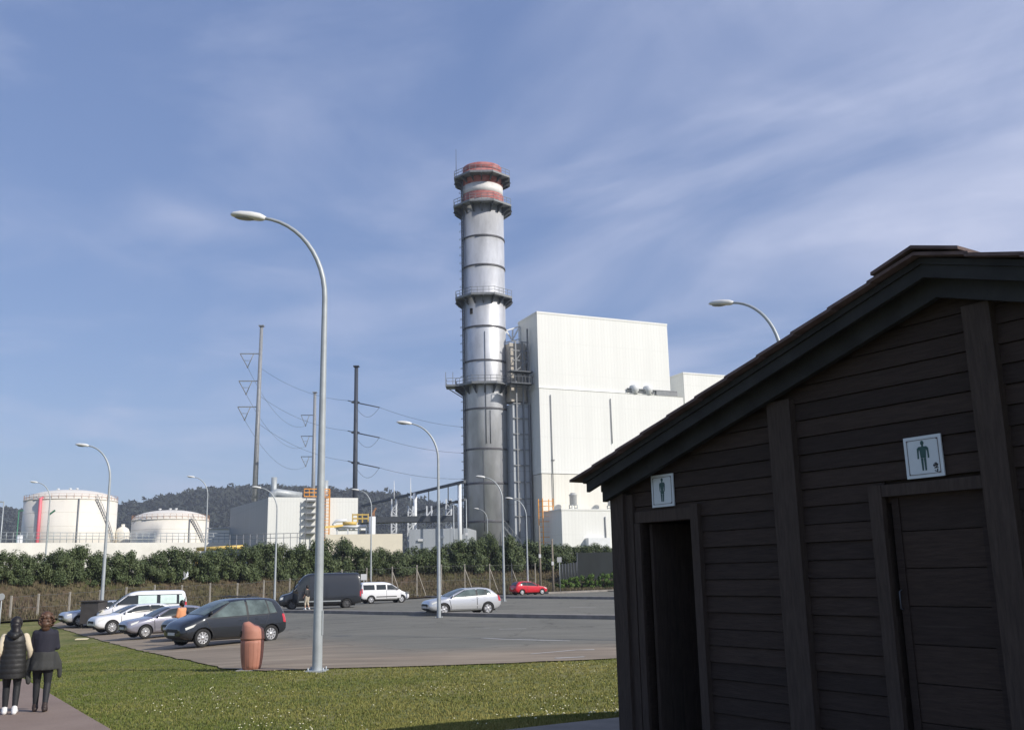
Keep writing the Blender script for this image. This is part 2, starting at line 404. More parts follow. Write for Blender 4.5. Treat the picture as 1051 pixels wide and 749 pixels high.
ol, of_ = noise_ramp(N, L, ob, .42, [(.28, (.62, .62, .63)), (.40, (1, 1, 1)), (.9, (1, 1, 1))], 7, .7)
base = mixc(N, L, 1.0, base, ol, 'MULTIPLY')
ed = N.new('ShaderNodeAttribute'); ed.attribute_name = 'edge'
nz = N.new('ShaderNodeTexNoise'); nz.inputs['Scale'].default_value = .6; nz.inputs['Detail'].default_value = 6; L.new(mp.outputs[0], nz.inputs[0])
mu = N.new('ShaderNodeMath'); mu.operation = 'MULTIPLY_ADD'; mu.inputs[1].default_value = 5.5; mu.inputs[2].default_value = -2.9; L.new(nz.outputs['Fac'], mu.inputs[0])
su = N.new('ShaderNodeMath'); su.operation = 'ADD'; L.new(ed.outputs['Fac'], su.inputs[0]); L.new(mu.outputs[0], su.inputs[1])
mr = N.new('ShaderNodeMapRange'); mr.inputs['From Min'].default_value = 2.8; mr.inputs['From Max'].default_value = 6.2; mr.inputs['To Min'].default_value = 1.0; mr.inputs['To Max'].default_value = 0; L.new(su.outputs[0], mr.inputs[0])
sand, fs = noise_ramp(N, L, mp.outputs[0], 2.6, [(.3, (.19, .158, .120)), (.5, (.255, .208, .158)), (.7, (.34, .285, .215))])
L.new(mixc(N, L, mr.outputs[0], base, sand), b.inputs['Base Color']); b.inputs['Roughness'].default_value = .9; b.inputs['Specular IOR Level'].default_value = .2
bp = N.new('ShaderNodeBump'); bp.inputs['Strength'].default_value = .2; bp.inputs['Distance'].default_value = .01; L.new(f2, bp.inputs['Height']); L.new(bp.outputs[0], b.inputs['Normal'])
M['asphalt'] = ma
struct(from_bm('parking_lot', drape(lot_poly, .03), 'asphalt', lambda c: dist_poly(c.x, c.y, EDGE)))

# footpath, forecourt
mpv, N, L, b = node_mat('path_tarmac'); tc = N.new('ShaderNodeTexCoord')
c1, f1 = noise_ramp(N, L, tc.outputs['Object'], .8, [(.3, (.215, .155, .122)), (.7, (.265, .198, .158))])
c2, f2 = noise_ramp(N, L, tc.outputs['Object'], 45, [(.3, (.8, .8, .8)), (.7, (1.15, 1.15, 1.15))])
L.new(mixc(N, L, 1.0, c1, c2, 'MULTIPLY'), b.inputs['Base Color']); b.inputs['Roughness'].default_value = .9
M['path'] = mpv
pr = [gp(112, 749), gp(88, 735), gp(60, 718), gp(40, 706), gp(24, 697)]
path_poly = [(-3.2, 10.2)] + [(p.x, p.y) for p in pr] + [(-14.5, 23.5), (-24, 26), (-26, 21), (-15, 18.0), (-9.5, 12.0), (-6, 8)]
struct(from_bm('footpath', drape(path_poly, .03), 'path'))

HA = R(34); HD = Vector((math.sin(HA), -math.cos(HA), 0)); HN = Vector((-math.cos(HA), -math.sin(HA), 0)); HP = Vector((1.043, 9.75, 0))
def hut(s, o, z): return HP + HD * s + HN * o + Vector((0, 0, z))
_e1, _e2 = gp(540, 749), gp(640, 738)
fc = [_e2 + (_e2 - _e1) * 2.5, _e1 - (_e2 - _e1) * .8, hut(-1.2, 6.5, 0), hut(9, 7.5, 0), hut(9, -6, 0)]
struct(from_bm('forecourt', drape([(p.x, p.y) for p in fc], .03), 'paving'))

# kerbed islands
def strip(pts, wid, h, name, m, z0=-.05):
    mb = MB(); L_ = []; Rr = []
    pts2 = []
    for a, b_ in zip(pts, pts[1:]):
        n = max(1, int((b_ - a).length / 2))
        pts2 += [a.lerp(b_, i / n) for i in range(n)]
    pts2.append(pts[-1])
    k = len(pts2); vs = []
    for i, p in enumerate(pts2):
        d = (pts2[min(i + 1, k - 1)] - pts2[max(0, i - 1)]); d.z = 0; d.normalize(); n = Vector((-d.y, d.x, 0))
        for q, z in ((p, z0), (p, h - .02), (p + n * .02, h), (p + n * (wid - .02), h), (p + n * wid, h - .02), (p + n * wid, z0)):
            vs.append((q.x, q.y, gz(p.x, p.y) + z))
    fs = [(i * 6 + j, (i + 1) * 6 + j, (i + 1) * 6 + j + 1, i * 6 + j + 1) for i in range(k - 1) for j in range(5)] + [tuple(range(6)), tuple((k - 1) * 6 + j for j in range(6))]
    mb.add(vs, fs); return mb.build(name, m)
def px_line(px, dz=0): return [gp(*p) for p in px]
k1 = px_line([(1000, 645.5), (850, 641.5), (700, 637.6), (640, 636.4), (520, 634.2), (434, 632), (360, 630.3), (290, 629.2), (245, 628)])
struct(strip(k1[::-1], .6, .22, 'kerb', 'kerb'))
k2 = px_line([(1000, 619.5), (850, 617.8), (700, 616.2), (640, 615.4), (560, 614.4), (509, 614), (420, 612.7)])
struct(strip(k2[::-1], .6, .24, 'kerb', 'kerb'))
k3 = px_line([(1000, 601.5), (850, 603.6), (700, 605.7), (640, 605.6), (563, 606.2)])
struct(strip(k3[::-1], .7, .22, 'kerb', 'kerb'))
def paint(px, w_, name='road_marking'):
    pts = px_line(px); bm = bmesh.new(); 
    pts2 = []
    for a, c in zip(pts, pts[1:]):
        n = max(1, int((c - a).length / 1.)); pts2 += [a.lerp(c, i / n) for i in range(n)]
    pts2.append(pts[-1]); vs = []
    for i, p in enumerate(pts2):
        d = pts2[min(i + 1, len(pts2) - 1)] - pts2[max(i - 1, 0)]; n = Vector((-d.y, d.x, 0)).normalized() * w_ / 2
        j = random.uniform(.5, 1)
        vs.append([bm.verts.new((q.x, q.y, gz(q.x, q.y) + .036)) for q in (p - n * j, p + n * j)])
    for a, c in zip(vs, vs[1:]): bm.faces.new((a[0], c[0], c[1], a[1]))
    bmesh.ops.recalc_face_normals(bm, faces=bm.faces)
    struct(from_bm(name, bm, 'road_paint'))
paint([(495, 655.4), (520, 656.8), (550, 657.5), (585, 658.4)], .30)
paint([(512, 646.4), (540, 645.6)], .22); paint([(585, 623.2), (612, 623.8)], .3)
paint([(570, 676.5), (600, 675)], .3); paint([(545, 672), (590, 668), (610, 667.5)], .22); paint([(487, 645), (503, 645)], .2)

# grass blades (stuff) on the lawn
def tufts(name, pts, h, wd, nb, m, label, cat, lean=.5):
    vs = []; fs = []; tone = []
    for (x, y, z) in pts:
        t0 = noise.noise((x * .5, y * .5, 0)) * .5 + (.12 + .48 * sm(-9, 1, x) if name == 'grass' else .5)
        for _ in range(nb):
            a = random.uniform(0, 6.283); hh = h * random.uniform(.5, 1.2); r = random.uniform(0, .09); q = random.uniform(0, 6.28)
            bx_, by_ = x + r * math.cos(q), y + r * math.sin(q); dx, dy = math.cos(a), math.sin(a); l = hh * random.uniform(.1, lean)
            i = len(vs)
            vs += [(bx_ - dy * wd, by_ + dx * wd, z), (bx_ + dy * wd, by_ - dx * wd, z), (bx_ + dx * l, by_ + dy * l, z + hh)]
            fs.append((i, i + 1, i + 2)); tone.append(max(0, min(1, random.gauss(t0, .25))))
    me = bpy.data.meshes.new(name); me.from_pydata(vs, [], fs); me.update()
    a = me.attributes.new('tone', 'FLOAT', 'FACE'); a.data.foreach_set('value', tone); me.materials.append(m)
    o = bpy.data.objects.new(name, me); COL.objects.link(o); return stuff(o, label, cat)
def inside(x, y, poly):
    c = False; n = len(poly)
    for i in range(n):
        (x0, y0), (x1, y1) = poly[i], poly[i - 1]
        if (y0 > y) != (y1 > y) and x < (x1 - x0) * (y - y0) / (y1 - y0) + x0: c = not c
    return c
M['blade'] = mat('grass_blade', (.115, .150, .036), .9, attr=(.30, .265, .090), spec=.15)
M['drystem'] = mat('dry_stem', (.080, .095, .034), .95, col2=(.135, .100, .062), vscale=.10, attr=(.19, .155, .105), spec=.1)
pts = []; daisies = []
fcp = [(p.x, p.y) for p in fc]
while len(pts) < 40000:
    y = 10 + 38 * random.random() ** 1.7; x = random.uniform(-.62 * y, .30 * y + .6)
    if inside(x, y, lot_poly) or inside(x, y, path_poly) or inside(x, y, fcp) or y > 46: continue
    pts.append((x, y, gz(x, y)))
    if random.random() < .05 and y < 24 and random.random() < .06 + .94 * (noise.noise((x * .45, y * .45, 3)) > .12) and x > -9: daisies.append((x, y, gz(x, y)))
tufts('grass', pts, .036, .009, 7, M['blade'], 'short green lawn grass between the footpath and the car park', 'grass')
mb = MB()
for x, y, z in daisies:
    r = random.uniform(.008, .016); mb.lathe([(r, 0), (r * .6, .008)], 6, (x, y, z + random.uniform(.035, .055)), False)
M['daisy'] = mat('daisy_petal', (.74, .70, .48), .8)
stuff(mb.build('daisies', 'daisy'), 'tiny white daisies dotted over the lawn by the hut', 'daisies')
# dry grass on the bank
pts = []
while len(pts) < 16000:
    x = random.uniform(-48, 26); t = random.uniform(-1.2, 14) ; y0, k = bank_y(x); y = y0 + t * math.sqrt(1 + k * k)
    pts.append((x, y, gz(x, y) + .12))
tufts('dry_grass', pts, .42, .035, 5, M['drystem'], 'dry brown and olive grass on the embankment behind the fence', 'grass')

# ------------------------------------------------------------------ foliage
def leaf_crown(cx, rx, ry, h, n, ls, lobes, seed, zbase=0):
    rnd = random.Random(seed); vs = []; fs = []; tone = []
    cl = []
    for i in range(lobes):
        a = rnd.uniform(0, 6.283); rr = rnd.uniform(.15, .72) ** .7; zz = rnd.uniform(.02, .86)
        taper = 1 - .35 * max(0, zz - .45)
        cl.append((Vector((math.cos(a) * rr * rx * taper, math.sin(a) * rr * ry * taper, zbase + zz * h)), rnd.uniform(.22, .42) * min(rx, ry, h * .5), rnd.random()))
    cl.append((Vector((rnd.uniform(-.2, .2) * rx, 0, zbase + h * .88)), .28 * rx, .6))
    for i in range(n):
        c, r, t = cl[rnd.randrange(len(cl))]
        d = Vector((rnd.gauss(0, 1), rnd.gauss(0, 1), rnd.gauss(0, 1))).normalized()
        p = c + d * r * (rnd.random() ** .45) * Vector((1.1, 1.1, .9)).x
        if p.z < zbase + .02: p.z = zbase + rnd.uniform(.02, .3)
        u = (d + Vector((rnd.uniform(-.8, .8), rnd.uniform(-.8, .8), rnd.uniform(-.3, .9)))).normalized()
        a = u.orthogonal().normalized(); a.rotate(Matrix.Rotation(rnd.uniform(0, 6.28), 3, u)); bb = u.cross(a)
        s = ls * rnd.uniform(.6, 1.3); k = len(vs)
        vs += [p - a * s * .5, p + bb * s * .28, p + a * s * .5, p - bb * s * .28]; fs.append((k, k + 1, k + 2, k + 3))
        tone.append(max(0, min(1, .18 + .45 * t * t + rnd.gauss(0, .16))))
    return vs, fs, tone
def shrub(name, m, rx, ry, h, n, ls, lobes, seed, label, cat, group, trunk=True):
    o = thing(name, label, cat, (0, 0, 0), group)
    vs, fs, tone = leaf_crown(0, rx, ry, h * .94, n, ls, lobes, seed, h * .05)
    c = MB(); c.add(vs, fs); c.build('crown', m, o, fixn=False, tone=tone)
    t = MB(); rnd = random.Random(seed)
    t.tube([(0, 0, -.2), (.04, .02, h * .25), (rnd.uniform(-.1, .1), .05, h * .55)], [.11, .08, .03], 7)
    for i in range(5):
        a = i * 1.26 + rnd.random(); t.tube([(0.02, .01, h * .12), (math.cos(a) * rx * .4, math.sin(a) * ry * .4, h * .45), (math.cos(a) * rx * .6, math.sin(a) * ry * .6, h * .65)], [.06, .04, .015], 5)
    t.build('trunk', 'bark', o)
    return o
# hedge on top of the bank: one shrub after another
HEDGE_TOP = [(-8, 562), (40, 566), (70, 559), (110, 566), (160, 566), (185, 562), (220, 564), (245, 557), (270, 558), (300, 557), (335, 552), (352, 551), (368, 562), (400, 563), (440, 561), (470, 553), (500, 548), (520, 549), (545, 556), (580, 558), (600, 560)]
def lerp_tab(tab, x):
    for (a, b_), (c, d) in zip(tab, tab[1:]):
        if x <= c: return b_ + (d - b_) * (x - a) / (c - a)
    return tab[-1][1]
ORD = 'first second third fourth fifth sixth seventh eighth ninth tenth eleventh twelfth thirteenth fourteenth fifteenth sixteenth seventeenth eighteenth nineteenth twentieth'.split()
ORD += ['twenty-' + o for o in ORD[:9]] + ['thirtieth'] + ['thirty-' + o for o in ORD[:9]] + ['fortieth'] + ['forty-' + o for o in ORD[:9]]
protos = [shrub('hedge_shrub', 'leaf_hedge', 1.75, 1.6, 3.2, 9000, .19, 38, 11 + i, '-', 'shrub', 'shrubs in the hedge on the embankment') for i in range(5)]
first = set(); px = -14; idx = 0; hedge_px = []
while px < 584:
    hedge_px.append(px); px += random.uniform(17, 21.5)
for i, px in enumerate(hedge_px):
    top = lerp_tab(HEDGE_TOP, px) + random.uniform(-1.5, 2.5)
    # where the ray in this direction crosses the hedge line
    Y = 60
    for _ in range(800):
        p = at(px, 590, Y)
        if bank_t(p.x, p.y) > 8.2 + (i % 2) * .8 + max(0, px - 300) * .006: break
        Y += .15
    p = at(px, top, Y); z = gz(p.x, p.y); h = max(1.6, p.z - z)
    k = i % 5; o = protos[k] if k not in first else copy_tree(protos[k]); first.add(k)
    o.location = (p.x, p.y, z - .05); o.rotation_euler = (0, 0, random.uniform(0, 6.28)); wd = random.uniform(.86, 1.08) * Y / 105
    o.scale = (wd, wd, h / 3.1)
    o['label'] = 'dark green leafy shrub, %s from the left in the hedge on the bank' % ORD[i]

# ------------------------------------------------------------------ hut
HUT = thing('timber_toilet_hut', 'dark brown timber plank hut with gabled tile roof and two toilet doors', 'hut', hut(3.7, 0, .5))
FL = .5; SLP = .305; RS = 3.70
def roofz(s, z0=4.27): return z0 - SLP * abs(s - RS)
END = 2 * RS
def hbox(mb, s0, s1, o0, o1, z0, z1):
    p = [hut(s, o, z) for z in (z0, z1) for s, o in ((s0, o0), (s1, o0), (s1, o1), (s0, o1))]
    mb.add(p, [(3, 2, 1, 0), (4, 5, 6, 7), (0, 1, 5, 4), (1, 2, 6, 5), (2, 3, 7, 6), (3, 0, 4, 7)]); return mb
# front wall planks (clapboards, real laps) cut round the two doorways
front = MB()
LD = (.33, 1.04, 2.56); RD = (3.03, 3.80, 2.60)
pl_h = .1385; z = FL; row = 0
rw = random.Random(3)
while z < 4.0:
    z1 = z + pl_h
    smin, smax = 0.02, END - .02
    lim = (roofz(0, 4.05) , )
    # keep below the barge boards
    if z1 > roofz(0.1, 4.08): d = (4.08 - z1) / SLP; smin, smax = RS - d, RS + d
    if smax - smin > .25:
        segs = [(smin, smax)]
        for a, b_, top in (LD, RD):
            if z < top - .01:
                ns = []
                for s0, s1 in segs:
                    if s1 <= a or s0 >= b_: ns.append((s0, s1)); continue
                    if s0 < a: ns.append((s0, a))
                    if s1 > b_: ns.append((b_, s1))
                segs = ns
        for s0, s1 in segs:
            t_ = rw.uniform(-.004, .004); g0 = .006
            o_b, o_t = .022 + t_, .008 + t_
            P8 = [hut(s0, -.02, z + g0), hut(s1, -.02, z + g0), hut(s1, -.02, z1), hut(s0, -.02, z1), hut(s0, o_b, z + g0), hut(s1, o_b, z + g0), hut(s1, o_t, z1), hut(s0, o_t, z1)]
            front.add(P8, [(0, 1, 2, 3), (7, 6, 5, 4), (4, 5, 1, 0), (5, 6, 2, 1), (6, 7, 3, 2), (7, 4, 0, 3)])
    z = z1; row += 1
# backing sheet behind planks
for s0, s1, z0, z1 in ((0, LD[0], FL, 2.56), (LD[1], RD[0], FL, 2.56), (RD[1], END, FL, 2.56)): hbox(front, s0, s1, -.06, -.022, z0, z1)
front.prism([hut(0, -.06, 2.561), hut(END, -.06, 2.561), hut(END, -.06, 2.95), hut(RS, -.06, 4.08), hut(0, -.06, 2.95)], (0, 0, 0), HN * .038)
front.build('front_wall', 'wood', HUT)
DEP = -4.6
rest = MB()
z = FL
while z < 2.9:
    hbox(rest, -.02, .05, DEP, -.07, z + .006, z + pl_h); hbox(rest, END - .05, END + .02, DEP, -.07, z + .006, z + pl_h); hbox(rest, 0.06, END - .06, DEP - .02, DEP + .05, z + .006, z + pl_h); z += pl_h
hbox(rest, 0.0, .03, DEP, -.07, FL, 2.9); hbox(rest, END - .03, END - .0, DEP, -.07, FL, 2.9); hbox(rest, .06, END - .06, DEP, DEP + .03, FL, 2.9)
rest.prism([hut(.06, DEP, 2.9), hut(END - .06, DEP, 2.9), hut(RS, DEP, 4.05)], (0, 0, 0), HN * .04)
rest.build('outer_wall', 'wood', HUT)
ins = MB()
hbox(ins, .06, 1.9, -1.9, -1.84, FL, 2.9); hbox(ins, 1.84, 1.9, -1.83, -.07, FL, 2.9); hbox(ins, .06, 1.9, -1.83, -.07, 2.86, 2.9)
ins.build('inner_partition', 'inside', HUT)
fl = MB(); hbox(fl, -.1, END + .1, DEP - .1, .12, .2, FL - .003); fl.build('floor_slab', 'concrete', HUT)
# posts
def post(s0, s1, z1, o1=.075, m='wood_post', name='post', z0=FL, jig=.004):
    mb = MB(); hbox(mb, s0, s1, .0, o1, z0, z1); return mb.build(name, m, HUT)
post(-.05, .14, 2.86, .085); post(2.03, 2.27, roofz(2.15, 3.93) , .08); post(3.83, 4.03, 3.85, .085)
post(5.13, 5.37, roofz(5.25, 3.93), .08); post(END - .14, END + .05, 2.86, .085)
cp = MB(); hbox(cp, .141, .24, 0, .05, FL, 2.84); cp.build('corner_trim', 'wood_post', HUT)
# left doorway: frame and door leaf swung inwards
f = MB(); hbox(f, 1.04, 1.135, -.05, .065, FL, 2.69); hbox(f, .25, .33, -.05, .045, FL, 2.56); hbox(f, .25, 1.035, -.05, .035, 2.565, 2.67)
f.build('door_frame', 'wood_post', HUT)
dl = MB()
for i in range(5): hbox(dl, .345, .385, -.056 - .15 * (i + 1), -.056 - .15 * i - .006, FL + .02, 2.552)
dr = dl.build('door', 'wood_post', HUT); dr['label'] = 'door leaf standing open inside the left doorway'
# right door: closed plank door
f = MB(); hbox(f, 2.92, 3.03, -.04, .06, FL, 2.69); hbox(f, 3.031, 3.829, -.04, .055, 2.605, 2.69); f.build('door_frame', 'wood_post', HUT)
dl = MB(); z = FL + .02
while z < 2.58:
    z1 = min(z + .262, 2.59); hbox(dl, 3.06, 3.80, -.055, -.02, z, z1 - .007); z = z1
hbox(dl, 3.06, 3.80, -.07, -.056, FL + .02, 2.59); hbox(dl, 3.062, 3.12, -.02, -.008, FL + .02, 2.588); hbox(dl, 3.74, 3.798, -.02, -.008, FL + .02, 2.588)
dr = dl.build('door', 'wood', HUT); dr['label'] = 'closed plank door'
hd = MB(); hd.tube([hut(3.075, -.01, 1.80), hut(3.075, .02, 1.81), hut(3.075, .02, 1.93), hut(3.075, -.01, 1.94)], .005, 8); hd.build('handle', 'steel_dk', dr)
# barge boards, verge boards, roof slabs and ridge cap
def sloped(mb, sgn, s_in, s_out, za, zb, o0, o1):
    """board that follows the roof slope from the ridge (za..zb measured at the ridge)"""
    a = RS + sgn * s_in; c = RS + sgn * s_out
    P8 = []
    for o in (o0, o1):
        P8 += [hut(a, o, za - SLP * s_in), hut(c, o, za - SLP * s_out), hut(c, o, zb - SLP * s_out), hut(a, o, zb - SLP * s_in)]
    mb.add(P8, [(0, 1, 2, 3), (7, 6, 5, 4), (4, 5, 1, 0), (5, 6, 2, 1), (6, 7, 3, 2), (7, 4, 0, 3)])
mb = MB(); sloped(mb, -1, 0, RS + .085, 3.945, 4.12, .09, .15); sloped(mb, 1, 0, RS + .085, 3.945, 4.12, .09, .15); mb.build('barge_board', 'wood_green', HUT)
mb = MB(); sloped(mb, -1, 0, RS + .17, 4.07, 4.195, .24, .28); sloped(mb, 1, 0, RS + .17, 4.07, 4.195, .24, .28); mb.build('verge_board', 'wood_green', HUT)
mb = MB(); sloped(mb, -1, 0, RS + .20, 4.165, 4.21, DEP - .3, .30); sloped(mb, 1, 0, RS + .20, 4.165, 4.21, DEP - .3, .30)
for o_ in (.0, -1.1, -2.2, -3.3, -4.5):
    for sg in (-1, 1): sloped(mb, sg, .1, RS + .13, 4.06, 4.163, o_ + .05, o_ + .13)
mb.build('roof_boards', 'wood_green', HUT)
mb = MB()
for sg in (-1, 1):
    n = 11
    for i in range(n):      # overlapping courses of tile sheets
        a, c = (RS + .30) * i / n, (RS + .30) * (i + 1) / n + .03
        P8 = []
        for o in (DEP - .35, .37):
            P8 += [hut(RS + sg * a, o, 4.215 - SLP * a), hut(RS + sg * c, o, 4.228 - SLP * c), hut(RS + sg * c, o, 4.252 - SLP * c), hut(RS + sg * a, o, 4.239 - SLP * a)]
        mb.add(P8, [(0, 1, 2, 3), (7, 6, 5, 4), (4, 5, 1, 0), (5, 6, 2, 1), (6, 7, 3, 2), (7, 4, 0, 3)])
mb.build('roof', 'tile', HUT)
mb = MB()
for sg in (-1, 1): sloped(mb, sg, 0, .34, 4.262, 4.285, DEP - .36, .39)
mb.build('ridge_cap', 'tile', HUT)

# toilet signs
def toilet_sign(s0, z0, size, woman, label):
    rootl = hut(s0 + size / 2, .035, z0)
    S = thing('toilet_sign', label, 'sign', rootl, 'toilet signs on the hut wall')
    tl = .0 if woman else .006
    c = (s0 + size / 2, z0 + size / 2)
    def P(u, v, o):   # u,v in 0..1 across the sign
        x, y = (u - .5) * size, (v - .5) * size
        return hut(c[0] + x * math.cos(tl) - y * math.sin(tl), o, c[1] + x * math.sin(tl) + y * math.cos(tl))
    mb = MB(); mb.prism([P(0, 0, 0), P(1, 0, 0), P(1, 1, 0), P(0, 1, 0)], HN * .026, HN * .038); mb.build('plate', 'white_enamel', S)
    def ext(mb, poly, o0=.0385, o1=.041): mb.prism([P(u, v, 0) for u, v in poly], HN * o0, HN * o1)
    fr = MB()
    for poly in (((.08, .08), (.92, .08), (.92, .092), (.08, .092)), ((.08, .908), (.92, .908), (.92, .92), (.08, .92)), ((.08, .093), (.092, .093), (.092, .907), (.08, .907)), ((.908, .093), (.92, .093), (.92, .907), (.908, .907))): ext(fr, poly)
    fr.build('border_line', 'grey_ink', S)
    for u in (.1, .9):
        for v in (.1, .9):
            sc = MB(); sc.prism([P(u + .018 * math.cos(a * 1.047), v + .018 * math.sin(a * 1.047), 0) for a in range(6)], HN * .0415, HN * .045); sc.build('screw', 'grey_ink', S)
    pg = MB()
    ext(pg, [(.5 + .045 * math.cos(a * .5236), .83 + .058 * math.sin(a * .5236)) for a in range(12)])
    if woman:
        ext(pg, [(.475, .775), (.525, .775), (.525, .752), (.475, .752)], .0386, .0408)
        ext(pg, [(.41, .75), (.59, .75), (.565, .57), (.55, .53), (.585, .40), (.415, .40), (.45, .53), (.435, .57)])
        for q in (-1, 1):
            ext(pg, [(.5 + q * .095, .745), (.5 + q * .125, .70), (.5 + q * .115, .52), (.5 + q * .10, .46), (.5 + q * .085, .46), (.5 + q * .09, .60), (.5 + q * .078, .68)], .0387, .0412)
            ext(pg, [(.5 + q * .012, .395), (.5 + q * .075, .395), (.5 + q * .055, .16), (.5 + q * .015, .16)])
    else:
        ext(pg, [(.475, .775), (.525, .775), (.525, .745), (.475, .745)], .0386, .0408)
        ext(pg, [(.39, .745), (.61, .745), (.585, .66), (.57, .47), (.43, .47), (.415, .66)])
        for q in (-1, 1):
            ext(pg, [(.5 + q * .105, .745), (.5 + q * .15, .70), (.5 + q * .155, .46), (.5 + q * .12, .46), (.5 + q * .115, .62), (.5 + q * .09, .70)], .0387, .0412)
            ext(pg, [(.5 + q * .010, .465), (.5 + q * .068, .465), (.5 + q * .058, .17), (.5 + q * .02, .17)])
    pg.build('pictogram', 'green_ink', S)
    if not woman:   # small round emblem with two strokes below it
        em = MB()
        ring = [(.80 + .055 * math.cos(a * .524), .27 + .055 * math.sin(a * .524)) for a in range(12)]; rin = [(.80 + .043 * math.cos(a * .524), .27 + .043 * math.sin(a * .524)) for a in range(12)]
        for i in range(12): ext(em, [ring[i], ring[(i + 1) % 12], rin[(i + 1) % 12], rin[i]])
        ext(em, [(.735, .245), (.865, .265), (.865, .30), (.735, .28)], .0387, .0413); ext(em, [(.79, .33), (.83, .33), (.81, .21)], .0388, .0416)
        ext(em, [(.76, .19), (.86, .205), (.86, .222), (.76, .207)]); ext(em, [(.82, .10), (.845, .10), (.85, .18), (.825, .18)]); ext(em, [(.76, .135), (.815, .11), (.82, .125), (.765, .155)], .0387, .0413)
        em.build('emblem', 'black_ink', S)
toilet_sign(.515, 2.695, .30, True, 'white square sign with green woman figure above the open doorway')
toilet_sign(3.245, 2.715, .295, False, 'white square sign with green man figure above the closed door')

# ------------------------------------------------------------------ street lamps
def make_lamp():
    T = thing('street_lamp', '-', 'street lamp', (0, 0, 0), 'tall curved street lamps in and around the car park')
    Hs = 8.2; p = MB()
    pts = [(0, 0, -.3), (0, 0, .02), (0, 0, 1.2), (0, 0, Hs)]
    rad = [.108, .108, .100, .062]
    # bent arm to the left
    for i in range(1, 13):
        a = i / 12 * R(84); pts.append((-1.66 * (1 - math.cos(a)) , 0, Hs + 2.0 * math.sin(a))); rad.append(.062 - .026 * i / 12)
    p.tube(pts, rad, 14); p.build('pole', 'galv', T)
    b_ = MB(); b_.box((0, 0, .015), (.42, .42, .03));
    for sx in (-1, 1):
        for sy in (-1, 1): b_.tube([(sx * .16, sy * .16, .0), (sx * .16, sy * .16, .09)], .018, 6)
    b_.build('base_plate', 'galv', T)
    d = MB(); d.box((.100, -.0, 1.0), (.012, .11, .5)); d.build('access_door', 'galv', T)
    hx, hz = pts[-1][0], pts[-1][2]; tilt = Matrix.Rotation(R(-7), 3, 'Y')
    # luminaire: rounded tapering shell
    h = MB(); secs = []
    for x, w_, hu, hd_ in [(a_ * .84, b_2 * .9, c_, d_) for a_, b_2, c_, d_ in ((.06, .03, .05, -.05), (0, .07, .08, -.07), (-.10, .13, .12, -.085), (-.35, .165, .145, -.08), (-.65, .17, .13, -.06), (-.85, .13, .085, -.04), (-.92, .07, .05, -.02))]:
        ring = []
        for j in range(12):
            a = 2 * math.pi * j / 12; cy, cz = math.cos(a), math.sin(a)
            hu, hd_ = (hu * .8, hd_ * .8) if j == 0 else (hu, hd_); ring.append(Vector((x, w_ * (abs(cy) ** .7) * (1 if cy > 0 else -1), (hu if cz > 0 else -hd_) * (abs(cz) ** .8) * (1 if cz > 0 else -1))))
        secs.append(ring)
    vs = [tilt.inverted() @ v + Vector((hx + .02, 0, hz)) for r_ in secs for v in r_]
    fs = [(i * 12 + j, i * 12 + (j + 1) % 12, (i + 1) * 12 + (j + 1) % 12, (i + 1) * 12 + j) for i in range(6) for j in range(12)] + [tuple(range(12)), tuple(72 + j for j in reversed(range(12)))]
    h.add(vs, fs, True); hd_ = h.build('lamp_head', 'lamp_white', T)
    g_ = MB(); g_.sphere((0, 0, 0), 1, 8, (1, 1, 1)); g_.map(lambda v: tilt.inverted() @ Vector((v.x * .25 - .44, v.y * .12, v.z * .05 - .045)) + Vector((hx + .02, 0, hz))); g_.build('lens', 'lens', hd_)
    return T
LAMP = make_lamp()
lamps = [  # px of pole at base, distance, label, turn
    (325.5, 23.7, 'tall grey curved street lamp nearest the camera at the lawn edge', 0, 1.1),
    (826, 28.9, 'curved street lamp rising from behind the hut roof', -.66, 1.02),
    (103, 59, 'curved street lamp behind the white minibus on the left', -.1, 1.05),
    (450.5, 52.0, 'curved street lamp standing in front of the silver hatchback', 0),
    (45, 106, 'curved street lamp furthest left, before the larger tank', .1),
    (209.5, 104, 'curved street lamp in front of the smaller tank', .1),
    (281.5, 86, 'curved street lamp before the grey end of the gabled plant building', .1),
    (380.5, 108, 'curved street lamp behind the white passenger van', 0),
    (517.5, 82, 'curved street lamp left of the red car', -.05),
    (542, 106, 'curved street lamp directly behind the red car', -.05),
    (501, 136, 'short curved street lamp standing beyond the hedge before the chimney stack', 0, .82)]
for i, (px, d, lb, rz, *sc_) in enumerate(lamps):
    o = LAMP if i == 0 else copy_tree(LAMP); p = at(px, 600 + 20, d)
    # ground under the lamp
    x = (px - PW / 2) / FPX * d
    for _ in range(6):
        rr = at(px, HZ - (px - PW / 2) * ROLL + (EYE - gz(x, d)) / d * FPX, d); x = rr.x
    place(o, (x, d, gz(x, d)), rz, sc_[0] if sc_ else 1); o['label'] = lb

